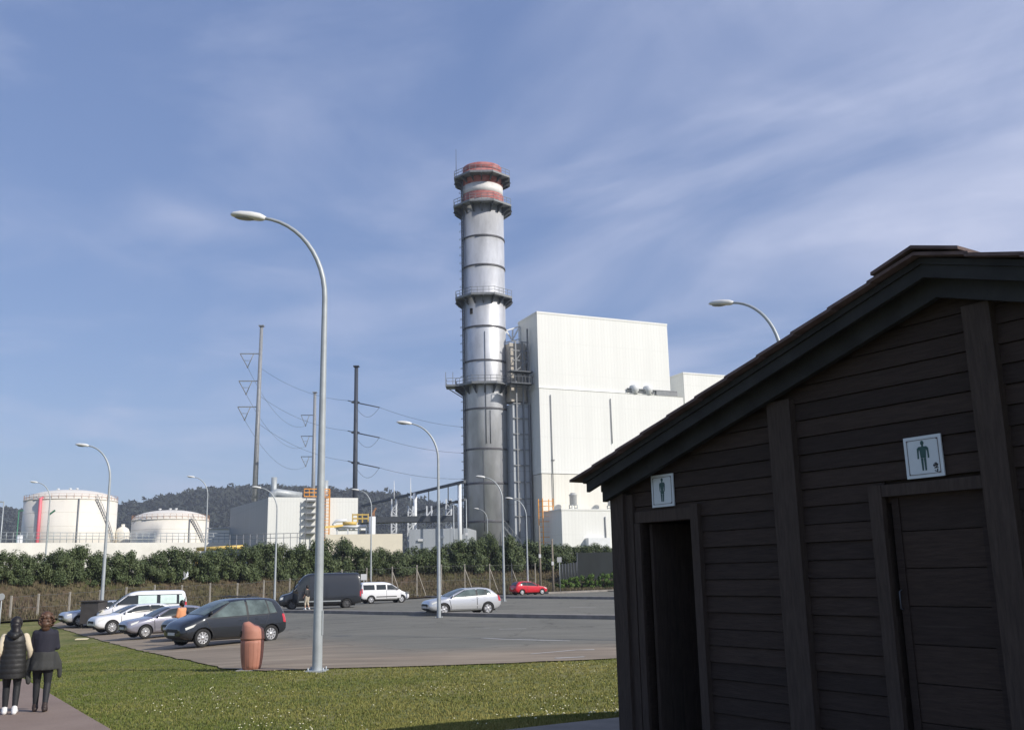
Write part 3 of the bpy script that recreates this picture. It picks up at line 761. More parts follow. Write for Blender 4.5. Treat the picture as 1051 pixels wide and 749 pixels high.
# ------------------------------------------------------------------ litter bin
bp_ = gp(258, 687.5)
B = thing('litter_bin', 'terracotta coloured barrel litter bin with slanted hood beside the dark car', 'litter bin', bp_)
mb = MB(); n = 32
prof = [(.20, 0), (.235, .10), (.262, .30), (.272, .48), (.275, .62), (.268, .70)]
mb.lathe([(r_, z) for r_, z in prof], n, bp_ + Vector((0, 0, .02)))
for j in range(16):
    a = j * math.pi / 8
    mb.tube([bp_ + Vector((math.cos(a) * (r_ + .002), math.sin(a) * (r_ + .002), z + .02)) for r_, z in prof], .003, 5)
mb.build('barrel', 'terracotta', B)
mb = MB(); nseg = 32; rings = []
for z, r_, sl in ((.725, .285, 0), (.76, .285, 0), (.90, .27, 0), (1.02, .25, 0), (1.08, .19, .0), (1.10, .08, 0)):
    rings.append([bp_ + Vector((math.cos(2 * math.pi * j / nseg) * r_ - (.03 if z > 1.05 else 0), math.sin(2 * math.pi * j / nseg) * r_, z + (-math.cos(2 * math.pi * j / nseg) * .05 if z > .95 else 0))) for j in range(nseg)])
vs = [v for r_ in rings for v in r_]; fs = [(i * nseg + j, i * nseg + (j + 1) % nseg, (i + 1) * nseg + (j + 1) % nseg, (i + 1) * nseg + j) for i in range(5) for j in range(nseg)] + [tuple(5 * nseg + j for j in range(nseg)), tuple(reversed(range(nseg)))]
mb.add(vs, fs, True); hood = mb.build('hood', 'terracotta', B)
mb = MB(); mb.box(bp_ + Vector((-.262, -.03, .86)), (.06, .28, .14), Matrix.Rotation(R(10), 3, 'Z')); mb.build('opening', 'black', hood)
mb = MB(); mb.box(bp_ + Vector((0, 0, .012)), (.62, .5, .024)); mb.build('base_slab', 'concrete', B)

# ------------------------------------------------------------------ cars
def eval_mesh(o):
    dg = bpy.context.evaluated_depsgraph_get(); dg.update(); return bpy.data.meshes.new_from_object(o.evaluated_get(dg))
def curve(tab, x):
    tab = sorted(tab)
    if x <= tab[0][0]: return tab[0][1]
    for (a, b_), (c, d) in zip(tab, tab[1:]):
        if x <= c: return b_ + (d - b_) * (x - a) / (c - a)
    return tab[-1][1]
def make_car(name, label, cat, S, group=None):
    T = thing(name, label, cat, (0, 0, 0), group)
    Lh = S['L'] / 2; W2 = S['W'] / 2; wr = S.get('wr', .31)
    xs = S['xs']; ring_n = 14
    vs = []; fs = []
    for x in xs:
        zt = curve(S['top'], x); zb = curve(S['bot'], x); ze = min(curve(S['belt'], x), zt - .035)
        w_ = W2 * curve(S['wid'], x); tum = S.get('tum', .36)
        wtop = w_ - .05 - tum * max(0, zt - .05 - ze)
        zm = zb + (ze - zb) * .55
        half = [(w_ * .86, zb), (w_ * .985, zb + .10), (w_, zm), (w_ * .975, ze), (wtop, zt - .055), (wtop * .62, zt - .006)]
        ring = [(0, zb)] + half + [(0, zt)] + [(-a, c) for a, c in reversed(half)]
        vs += [(x, y, z) for y, z in ring]
    k = len(xs); n = ring_n
    fs = [(i * n + j, i * n + (j + 1) % n, (i + 1) * n + (j + 1) % n, (i + 1) * n + j) for i in range(k - 1) for j in range(n)]
    for b0, flip in ((0, False), ((k - 1) * n, True)):
        for j in range(0, n // 2 - 1):   # cap strips between left and right sides
            q = (b0 + j, b0 + j + 1, b0 + (n - j - 1) % n, b0 + (n - j) % n) if j else (b0, b0 + 1, b0 + n - 1)
            fs.append(q)
        h = n // 2; fs.append((b0 + h - 1, b0 + h, b0 + h + 1))
    mb = MB(); mb.add(vs, fs, True); o = mb.build('body', S['paint'], T)
    md = o.modifiers.new('s', 'SUBSURF'); md.levels = 2; md.render_levels = 2
    me = eval_mesh(o); o.modifiers.clear(); o.data = me
    for p_ in me.polygons: p_.use_smooth = True
    bm = bmesh.new(); bm.from_mesh(me); bvh = BVHTree.FromBMesh(bm); bm.free()
    # wheel arches cut for real
    fx, rx = S['fx'], S['rx']
    cut = MB()
    for x in (fx, rx):
        for sy in (-1, 1):
            cut.lathe([(wr + .055, -.2), (wr + .055, .2)], 28, (0, 0, 0)); 
            nn = 56
            for i in range(len(cut.v) - nn, len(cut.v)):
                v = cut.v[i]; cut.v[i] = Vector((x + v.x, sy * (W2 - .13) + v.z, wr + v.y))
    co_ = cut.build('cutter', 'trim')
    md = o.modifiers.new('b', 'BOOLEAN'); md.object = co_; md.operation = 'DIFFERENCE'; md.solver = 'EXACT'
    try:
        me2 = eval_mesh(o)
        if len(me2.polygons) > 100: o.modifiers.clear(); o.data = me2
    finally:
        o.modifiers.clear(); bpy.data.objects.remove(co_, do_unlink=True)
    md = None
    o.data.set_sharp_from_angle(angle=R(40))
    # dark wheel wells / underside
    u = MB(); u.box((0, 0, .30), (S['L'] * .86, S['W'] * .62, .22)); u.build('underbody', 'trim', T)
    def patch(pname, corners, dirv, m, parent=T, eps=.006, nu=12, nv=8, smooth=True):
        c = [Vector(q) for q in corners]; d = Vector(dirv).normalized(); g_ = []
        mbp = MB(); vv = []
        for i in range(nv + 1):
            for j in range(nu + 1):
                a = c[0].lerp(c[1], j / nu); b2 = c[3].lerp(c[2], j / nu); p_ = a.lerp(b2, i / nv)
                hit, nrm, _, _ = bvh.ray_cast(p_ - d * 1.5, d)
                if hit is None or (hit - p_).length > .8: hit, nrm = p_, -d
                if nrm.dot(d) > 0: nrm = -nrm
                vv.append(hit + nrm * eps)
        ff = [(i * (nu + 1) + j, i * (nu + 1) + j + 1, (i + 1) * (nu + 1) + j + 1, (i + 1) * (nu + 1) + j) for i in range(nv) for j in range(nu)]
        mbp.add(vv, ff, smooth)
        # a rim that closes the patch down to the body
        return mbp.build(pname, m, parent, fixn=False)
    for sy in (-1, 1):
        d = (0, -sy, 0)
        for item in S['side']:
            pn, poly, m_, e = item
            cs = [(x, sy * 1.0, z) for x, z in poly]
            if pn == 'door':
                gx_, gz_ = sum(c_[0] for c_ in cs) / 4, sum(c_[2] for c_ in cs) / 4
                patch('door_gap', [(gx_ + (c_[0] - gx_) * 1.035, c_[1], gz_ + (c_[2] - gz_) * 1.05) for c_ in cs], d, 'trim', eps=.003)
            ob_ = patch(pn, cs, d, m_ if m_ else S['paint'], eps=e)
            if pn == 'door':
                cx = poly[2][0] * .5 + poly[3][0] * .5; xh = min(poly[0][0], poly[1][0]) + .14; zh = poly[0][1] + (poly[2][1] - poly[0][1]) * .86
                patch('handle', [(xh, sy, zh - .015), (xh + .16, sy, zh - .015), (xh + .16, sy, zh + .015), (xh, sy, zh + .015)], d, S.get('handle', S['paint']), ob_, .028, 3, 2)
        mir = MB(); mx, mz = S['mirror']; hit, nrm, _, _ = bvh.ray_cast(Vector((mx, sy * 1.5, mz)), Vector((0, -sy, 0)))
        my = (hit.y if hit else sy * W2); mir.sphere((mx, my + sy * .12, mz + .04), .1, 8, (.55, 1.0, .72)); mir.bar((mx, my - sy * .02, mz), (mx, my + sy * .08, mz + .02), .05)
        mir.build('mirror', S.get('mirmat', S['paint']), T)
    for pn, cs, d, m_, e in S['other']:
        patch(pn, cs, d, m_, eps=e)
    # wheels
    tw = MB(); rw_ = .19
    for x in (fx, rx):
        for sy in (-1, 1):
            yo = sy * (W2 - .035); 
            t = MB(); pr_ = [(wr * .62, -rw_), (wr * .90, -rw_), (wr * .985, -rw_ + .03), (wr, -rw_ * .5), (wr, -.05), (wr * .985, -.012), (wr * .93, 0), (wr * .66, -.012), (wr * .62, -.03)]
            t.lathe(pr_, 28, caps=False); t.map(lambda v: Vector((x + v.x, yo + sy * v.z, wr + v.y))); wh = t.build('wheel', 'rubber', T)
            r_ = MB(); q = wr * .66
            r_.lathe([(q, -.02), (q * .93, -.012), (q * .90, -.05)], 28, caps=False)
            ns = S.get('spokes', 7)
            for i in range(ns):
                a = 2 * math.pi * i / ns; ca, sa = math.cos(a), math.sin(a); w0, w1 = S.get('spw', (.045, .05))
                P4 = [(.03, -w0), (q * .93, -w1), (q * .93, w1), (.03, w0)]
                r_.prism([(u_ * ca - v_ * sa, u_ * sa + v_ * ca, -.012) for u_, v_ in P4], (0, 0, 0), (0, 0, -.025))
            r_.lathe([(.075, -.03), (.07, -.004), (.001, -.002)], 14, caps=False)
            r_.map(lambda v: Vector((x + v.x, yo + sy * v.z, wr + v.y))); r_.build('rim', S.get('rimm', 'rim'), wh)
            k_ = MB(); k_.lathe([(q * .97, -.055), (.0005, -.05)], 20, caps=False); k_.map(lambda v: Vector((x + v.x, yo + sy * v.z, wr + v.y))); k_.build('brake_disc', 'rimdark', wh)
    return T

def paintm(name, col, metal=.35, rough=.3):
    return mat(name, col, rough * .8, metal, coat=1)
P_dk = paintm('charcoal_paint', (.022, .026, .032)); P_sil = paintm('silver_paint', (.64, .65, .66), .45); P_wh = paintm('white_car_paint', (.80, .80, .80), 0, .35)
P_red = paintm('red_car_paint', (.62, .012, .025), .1); P_bk = paintm('black_paint', (.012, .014, .018)); P_van = paintm('dark_van_paint', (.020, .023, .028), .2, .4); P_si2 = paintm('pale_silver_paint', (.62, .64, .67), .5)
P_pl = paintm('grey_silver_paint', (.38, .37, .42), .5)

def hatch(L, W, H, fx, rx, glass='glass', hood=.92, base=.95, paint=P_sil, roofback=None, belt=(.86, .98), ws=(.95, .02), rear=.30, wr=.31, five=True, **kw):
    """five/three door hatchback: ws = windscreen base x, windscreen top x (from the middle)"""
    h2 = L / 2; rb = -h2 + rear + .28 if roofback is None else roofback
    bz = base
    top = [(h2, .62), (h2 - .05, .80), (h2 - .22, hood - .07), (ws[0] + .30, hood + .01), (ws[0], bz), ((ws[0] + ws[1]) / 2, (bz + H) / 2 + .03), (ws[1], H - .06), (ws[1] - .45, H), (rb + .5, H - .015), (rb, H - .07), (-h2 + rear * .45, H - .42), (-h2 + .08, belt[1] - .05), (-h2, .72)]
    top = sorted(top)
    bot = [(-h2, .42), (-h2 + .25, .24), (-h2 + .8, .20), (h2 - .8, .20), (h2 - .25, .22), (h2, .36)]
    beltc = [(-h2, belt[1]), (rx, belt[1]), (ws[0], belt[0]), (h2, .6)]
    wid = [(-h2, .80), (-h2 + .12, .90), (-h2 + .45, .97), (rx, 1), (fx, .99), (h2 - .45, .95), (h2 - .12, .84), (h2, .70)]
    xs = sorted({-h2, -h2 + .03, -h2 + .14, -h2 + .34, rx, rx + .45, -.1, ws[1], (ws[0] + ws[1]) / 2, ws[0], fx, h2 - .30, h2 - .12, h2 - .03, h2} | {rb, rb + .45})
    zb = lambda x: curve(beltc, x) + .035
    zt = lambda x: curve(top, x) - .105
    bp1 = ws[1] - .62 if five else ws[1] - .95
    a_low, a_top = ws[0] - .10, ws[1] + .02
    side = []
    # doors first, then windows
    zs = .33
    side.append(('door', [(bp1 + .02, zs), (fx - wr - .13, zs), (ws[0] - .06, zb(ws[0]) - .04), (bp1 + .02, zb(bp1) - .05)], None, .006))
    if five: side.append(('door', [(rx + .40, zs), (bp1 - .02, zs), (bp1 - .02, zb(bp1) - .05), (rx + .12, zb(rx) - .05)], None, .006))
    side.append(('window_frame', [(rx - .28, zb(rx)), (a_low - .02, zb(a_low) - .01), (a_top + .04, zt(a_top) + .01), (rx + .02, zt(rx))], 'trim', .0035))
    side.append(('side_window', [(bp1 + .04, zb(bp1)), (a_low - .12, zb(a_low)), (a_top - .06, zt(a_top - .10)), (bp1 + .04, zt(bp1))], glass, .009))
    q2 = rx + .02
    side.append(('side_window', [(q2 + .10, zb(q2)), (bp1 - .05, zb(bp1)), (bp1 - .05, zt(bp1)), (q2 + .16, zt(q2 + .16))], glass, .009))
    side.append(('side_window', [(q2 - .26, zb(q2 - .2) + .03), (q2 + .05, zb(q2)), (q2 + .10, zt(q2 + .1) - .01), (q2 - .12, zt(q2 - .1) - .06)], glass, .009))
    side.append(('headlight', [(h2 - .42, .70), (h2 - .16, .60), (h2 - .15, .68), (h2 - .52, .80)], 'headlight', .006))
    side.append(('taillight', [(-h2 + .05, .70), (-h2 + .20, .72), (-h2 + .26, 1.02), (-h2 + .12, 1.02)], 'tail', .006))
    side.append(('side_moulding', [(fx - .42, .46), (rx + .42, .46), (rx + .42, .52), (fx - .42, .52)], kw.get('mould', 'trim'), .012))
    wy = W / 2
    other = [
        ('windscreen', [(ws[0] - .02, -wy * .80, bz + .01), (ws[0] - .02, wy * .80, bz + .01), (ws[1] + .05, wy * .64, H - .09), (ws[1] + .05, -wy * .64, H - .09)], (-.6, 0, -.8), glass, .008),
        ('rear_window', [(-h2 + .14, -wy * .66, belt[1] + .04), (-h2 + .14, wy * .66, belt[1] + .04), (rb + .02, wy * .56, H - .13), (rb + .02, -wy * .56, H - .13)], (.85, 0, -.5), glass, .008),
        ('grille', [(h2, -.42, .50), (h2, .42, .50), (h2, .40, .63), (h2, -.40, .63)], (-1, 0, 0), 'trim', .008),
        ('bumper_intake', [(h2, -.55, .28), (h2, .55, .28), (h2, .55, .40), (h2, -.55, .40)], (-1, 0, 0), 'trim', .008),
        ('number_plate', [(h2, -.26, .42), (h2, .26, .42), (h2, .26, .52), (h2, -.26, .52)], (-1, 0, 0), 'plate', .018),
        ('number_plate', [(-h2, -.26, .62), (-h2, .26, .62), (-h2, .26, .73), (-h2, -.26, .73)], (1, 0, 0), 'plate', .012),
        ('rear_bumper', [(-h2, -.72, .34), (-h2, .72, .34), (-h2, .72, .52), (-h2, -.72, .52)], (1, 0, 0), kw.get('bump', 'trim'), .012),
    ]
    return dict(L=L, W=W, H=H, fx=fx, rx=rx, wr=wr, xs=xs, top=top, bot=bot, belt=beltc, wid=wid, side=side, other=other, paint=paint, mirror=(ws[0] - .22, bz + .02), tum=kw.get('tum', .36),
                spokes=kw.get('spokes', 7), spw=kw.get('spw', (.035, .05)), mirmat=kw.get('mirmat', paint), rimm=kw.get('rimm', 'rim'))

def vanspec(L, W, H, fx, rx, paint, hood=1.05, base=1.12, ws=(1.55, .75), win=(), wr=.33, belt=1.15, tum=.12, rim='rim', cut=None, **kw):
    h2 = L / 2
    top = sorted([(h2, .66), (h2 - .05, .78), (h2 - .22, hood - .12), (ws[0] + .12, hood), (ws[0], base), ((ws[0] + ws[1]) / 2, (base + H) / 2 + .02), (ws[1], H - .10), (ws[1] - .5, H), (-h2 + .35, H), (-h2 + .10, H - .04), (-h2 + .02, H - .5), (-h2, .9)])
    bot = [(-h2, .40), (-h2 + .2, .30), (h2 - .6, .26), (h2 - .2, .26), (h2, .38)]
    beltc = [(-h2, belt), (ws[0], belt - .05), (h2, .68)]
    wid = [(-h2, .93), (-h2 + .08, .985), (-h2 + .3, 1), (fx, 1), (h2 - .35, .95), (h2 - .1, .84), (h2, .72)]
    xs = sorted({-h2, -h2 + .02, -h2 + .06, -h2 + .14, -h2 + .35, rx, (rx + ws[1]) / 2, ws[1] - .5, ws[1], (ws[0] + ws[1]) / 2, ws[0], ws[0] + .15, h2 - .25, h2 - .10, h2 - .03, h2})
    wy = W / 2
    side = [('door', [(ws[1] - .42, .42), (ws[0] - .02, .42), (ws[0] - .02, base - .02), (ws[1] - .42, base - .02)], None, .006),
            ('side_window', [(ws[1] - .36, base + .03), (ws[0] - .14, base + .02), (ws[1] + .10, H - .28), (ws[1] - .36, H - .26)], 'glass', .009)]
    for a, c, m_ in win: side.append(('side_window', [(a, belt + (.10 if m_ == 'sunshade' else .06)), (c, belt + (.10 if m_ == 'sunshade' else .06)), (c, H - (.28 if m_ == 'sunshade' else .24)), (a, H - (.28 if m_ == 'sunshade' else .24))], m_, .014 if m_ == 'sunshade' else .009))
    side += [('headlight', [(h2 - .34, .76), (h2 - .10, .70), (h2 - .12, .86), (h2 - .36, .96)], 'headlight', .006),
             ('taillight', [(-h2 + .03, .85), (-h2 + .12, .85), (-h2 + .12, 1.25), (-h2 + .03, 1.25)], 'tail', .008),
             ('side_moulding', [(fx - .45, .52), (rx + .45, .52), (rx + .45, .60), (fx - .45, .60)], kw.get('mould', 'trim'), .012)]
    other = [('windscreen', [(ws[0] + .0, -wy * .82, base + .02), (ws[0] + .0, wy * .82, base + .02), (ws[1] + .06, wy * .76, H - .14), (ws[1] + .06, -wy * .76, H - .14)], (-.75, 0, -.65), 'glass', .008),
             ('rear_window', [(-h2, -wy * .74, belt + .08), (-h2, wy * .74, belt + .08), (-h2 + .02, wy * .70, H - .22), (-h2 + .02, -wy * .70, H - .22)], (1, 0, 0), 'glass', .008),
             ('grille', [(h2, -.5, .56), (h2, .5, .56), (h2, .5, .70), (h2, -.5, .70)], (-1, 0, 0), 'trim', .01),
             ('front_bumper', [(h2, -.8, .34), (h2, .8, .34), (h2, .8, .52), (h2, -.8, .52)], (-1, 0, 0), kw.get('bump', 'trim'), .014),
             ('rear_bumper', [(-h2, -.8, .38), (-h2, .8, .38), (-h2, .8, .54), (-h2, -.8, .54)], (1, 0, 0), 'trim', .03),
             ('number_plate', [(-h2, -.26, .62), (-h2, .26, .62), (-h2, .26, .73), (-h2, -.26, .73)], (1, 0, 0), 'plate', .012)]
    return dict(L=L, W=W, H=H, fx=fx, rx=rx, wr=wr, xs=xs, top=top, bot=bot, belt=beltc, wid=wid, side=side, other=other, paint=paint, mirror=(ws[0] - .30, base + .06), tum=tum, mirmat='trim', rimm=rim, spokes=6)

G = 'vehicles parked in the car park'
def park(o, x, y, heading, sc=1):
    h = math.atan2(heading[1], heading[0]); z = gz(x, y) + .03
    place(o, (x, y, z), h, sc); return o
# charcoal MPV
mpv = hatch(4.28, 1.75, 1.66, 1.36, -1.40, hood=1.00, base=1.10, paint=P_dk, belt=(.95, 1.02), glass='glass_light', ws=(1.32, .22), rear=.22, wr=.315, spokes=9, spw=(.03, .032), mould=P_dk, mirmat='trim', roofback=-1.72)
car = make_car('people_carrier', 'charcoal people carrier with pale wheel trims parked beside the litter bin', 'car', mpv, G)
fw_ = gp(204, 664.5); rw_ = gp(281, 658.4); mid = (fw_ + rw_) / 2; hd = (fw_ - rw_).normalized(); hd = Vector((-.70, -.714, 0))
side_n = Vector((-hd.y, hd.x, 0)); mid = mid - side_n * (.8)
MPVPOS = mid.copy(); park(car, mid.x, mid.y, hd)
# silver hatchback nose
sil = hatch(4.05, 1.70, 1.43, 1.22, -1.28, hood=.90, base=.94, paint=P_pl, ws=(.90, .0), rear=.25, wr=.30, spokes=6, spw=(.05, .07), mould=P_pl)
car = make_car('hatchback', 'silver grey hatchback squeezed between white hatchback and charcoal people carrier', 'car', sil, G)
hd2 = Vector((-.76, -.65, 0)); sn = Vector((-hd2.y, hd2.x, 0))
p = gp(149, 656.2) - hd2 * 1.22 - sn * .8; park(car, p.x, p.y, hd2); SILPOS = p
wht = hatch(4.30, 1.80, 1.46, 1.32, -1.33, hood=.95, base=.98, paint=P_wh, belt=(.93, 1.06), ws=(.92, -.02), rear=.20, wr=.325, spokes=10, spw=(.022, .03), bump=P_wh, mould=P_wh)
car = make_car('hatchback', 'white hatchback with multi-spoke wheels in front of the white minibus', 'car', wht, G)
p = gp(114.5, 651.6) - hd2 * 1.32 - sn * .83; park(car, p.x, p.y, hd2); WHPOS = p
bus = vanspec(4.9, 1.84, 1.94, 1.55, -1.40, P_wh, hood=1.02, base=1.15, ws=(1.62, .72), belt=1.08, win=((-2.36, .42, 'glass'), (-.75, .26, 'sunshade'), (-1.85, -.95, 'sunshade'), (-2.28, -2.0, 'sunshade')), bump='trim')
car = make_car('minibus', 'white minibus with pale blinds in its windows behind the white hatchback', 'van', bus, G)
p = WHPOS + Vector((-2.0, 4.3, 0)); park(car, p.x + .45, p.y + 1.0, Vector((-.90, -.43, 0)))
BUSPOS = p
lef = hatch(4.2, 1.74, 1.44, 1.28, -1.30, paint=P_si2, ws=(.92, .0), rear=.25)
car = make_car('hatchback', 'pale silver car at the far left end of the parked row', 'car', lef, G)
p = gp(84, 644.5); park(car, p.x + .2, p.y + 1.6, hd2)
bkc = hatch(4.1, 1.72, 1.45, 1.25, -1.28, paint=P_bk, ws=(.92, .0), rear=.25, mould=P_bk)
# dark hatch with a raised tailgate and open front door, behind the MPV
car = make_car('hatchback', 'black hatchback with open front door between silver hatchback and charcoal people carrier', 'car', bkc, G)
pk = MPVPOS * .47 + SILPOS * .53 + Vector((.75, .65, 0)); hdk = hd2
park(car, pk.x, pk.y, hdk)
dm = Matrix.Rotation(R(-62), 3, 'Z')
dp = lambda x, y, z: Vector((.86, .84, 0)) + dm @ Vector((x, y, 0)) + Vector((0, 0, z))
dd = MB(); dd.prism([dp(0, 0, .32), dp(-1.05, 0, .32), dp(-1.05, 0, .92), dp(0, 0, .90)], dm @ Vector((0, 0, 0)), dm @ Vector((0, .06, 0)))
for a, c in (((-1.05, .93), (-.98, 1.32)), ((-.98, 1.32), (-.62, 1.34)), ((-.62, 1.34), (-.05, .93))): dd.bar(dp(a[0], .03, a[1]), dp(c[0], .03, c[1]), .05)
ddo = dd.build('door', P_bk, None); ddo.parent = car; ddo['label'] = 'front door standing wide open'
gd = MB(); gd.prism([dp(-1.02, .03, .93), dp(-.10, .03, .93), dp(-.64, .03, 1.32), dp(-.96, .03, 1.31)], Vector((0, 0, 0)), dm @ Vector((0, .006, 0))); gdo = gd.build('door_window', 'sunshade', None); gdo.parent = ddo
P_mar = paintm('maroon_paint', (.10, .012, .018))
car2 = make_car('estate_car', 'dark maroon car with black roof bars showing behind the charcoal people carrier', 'car', hatch(4.4, 1.74, 1.62, 1.30, -1.32, hood=1.0, base=1.05, paint=P_mar, ws=(1.0, 0.15), rear=.12, mould=P_bk), G)
p = at(229, 620, 44.5); park(car2, p.x, 44.5, Vector((-.93, -.36, 0)))
rr = MB()
for y in (-.52, .52):
    rr.tube([(-1.5, y, 1.57), (-1.45, y, 1.66), (.0, y, 1.68), (.05, y, 1.59)], .025, 6)
for x_ in (-1.1, -.3): rr.bar((x_, -.55, 1.70), (x_, .55, 1.70), .06)
o2 = rr.build('roof_rail', 'trim', None); o2.parent = car2
# dark cargo van
vn = vanspec(6.1, 1.99, 2.62, 2.05, -1.95, P_van, hood=1.22, base=1.32, ws=(2.05, 1.15), belt=1.30, win=(), wr=.35, tum=.10, rim='rimdark', mould='galv')
car = make_car('cargo_van', 'long dark windowless cargo van with grey side moulding and open cab door', 'van', vn, G)
fwp = gp(297, 627.2); hdv = Vector((-.955, -.30, 0)); snv = Vector((-hdv.y, hdv.x, 0)); 
p = at(326, 620, 75); VANPOS = Vector((p.x, 75.5, 0)); park(car, VANPOS.x, VANPOS.y, hdv)
dd = MB(); dm = Matrix.Rotation(R(-75), 3, 'Z'); dpp = lambda x, y, z: Vector((1.95, 1.0, z)) + dm @ Vector((x, y, 0))
dd.prism([dpp(0, 0, .48), dpp(-1.0, 0, .48), dpp(-1.0, 0, 1.3), dpp(0, 0, 1.3)], Vector((0, 0, 0)), dm @ Vector((0, .07, 0)))
for a, c in (((-1.0, 1.3), (-.95, 2.1)), ((-.95, 2.1), (-.45, 2.12)), ((-.45, 2.12), (0, 1.32))): dd.bar(dpp(a[0], .03, a[1]), dpp(c[0], .03, c[1]), .07)
ddo = dd.build('door', P_van, None); ddo.parent = car; ddo['label'] = 'cab door standing open'
# white passenger van
wv = vanspec(4.38, 1.80, 1.80, 1.42, -1.32, P_wh, hood=1.02, base=1.10, ws=(1.36, .48), belt=1.08, win=((-.85, .02, 'glass'), (-2.0, -1.0, 'glass')), tum=.2)
car = make_car('passenger_van', 'white passenger van with dark side windows behind the dark cargo van', 'van', wv, G)
p = at(393, 610, 87); park(car, p.x, 87, Vector((.90, .43, 0)), 1.0)
# silver coupe hatch
c4 = hatch(4.27, 1.77, 1.48, 1.33, -1.28, hood=.92, base=.97, paint=P_sil, glass='glass_light', belt=(.90, 1.02), ws=(1.06, .0), rear=.12, wr=.325, spokes=5, spw=(.05, .07), bump=P_sil, mould=P_sil, roofback=-1.50)
car = make_car('hatchback', 'bright silver hatchback behind a lamp post in mid car park', 'car', c4, G)
p = at(473, 620, 55.6); park(car, p.x, 55.6, Vector((-.90, -.43, 0)))
rd = hatch(3.95, 1.68, 1.46, 1.22, -1.22, hood=.92, base=.95, paint=P_red, ws=(.90, .02), rear=.22, wr=.30, spokes=8, bump=P_red, mould=P_red)
car = make_car('hatchback', 'bright red hatchback parked at the far kerb near the green screen', 'car', rd, G)
p = at(542.5, 605, 106); park(car, p.x, 106, Vector((.87, .49, 0)))
# grey waste container beside the white hatchback
p = gp(87.5, 645.5); W_ = thing('waste_container', 'dark grey waste container left of the white hatchback', 'container', (p.x, p.y + .9, gz(p.x, p.y + .9) + .03))
o0 = Vector((p.x, p.y + .9, gz(p.x, p.y + .9) + .03))
mb = MB(); mb.prism([o0 + Vector(v) for v in ((-.42, -.45, .18), (.42, -.45, .18), (.46, .5, .18), (-.46, .5, .18))], (0, 0, 0), (0, 0, 1.0)); M['bin_grey'] = mat('bin_plastic', (.055, .050, .048), .7, var=.2); mb.build('body', 'bin_grey', W_)
mb = MB(); mb.box(o0 + Vector((0, 0, 1.21)), (.98, 1.06, .05)); mb.tube([o0 + Vector((-.45, .55, 1.14)), o0 + Vector((.45, .55, 1.14))], .025, 8); mb.build('lid', 'bin_grey', W_)
for sx in (-.36, .36):
    for sy in (-.34, .38):
        t = MB(); t.lathe([(.09, -.03), (.09, .03)], 14); t.map(lambda v: o0 + Vector((sx + v.z, sy + v.x, .092 + v.y))); t.build('wheel', 'rubber', W_)
W_.scale = (1.2, 1.2, 1.22)

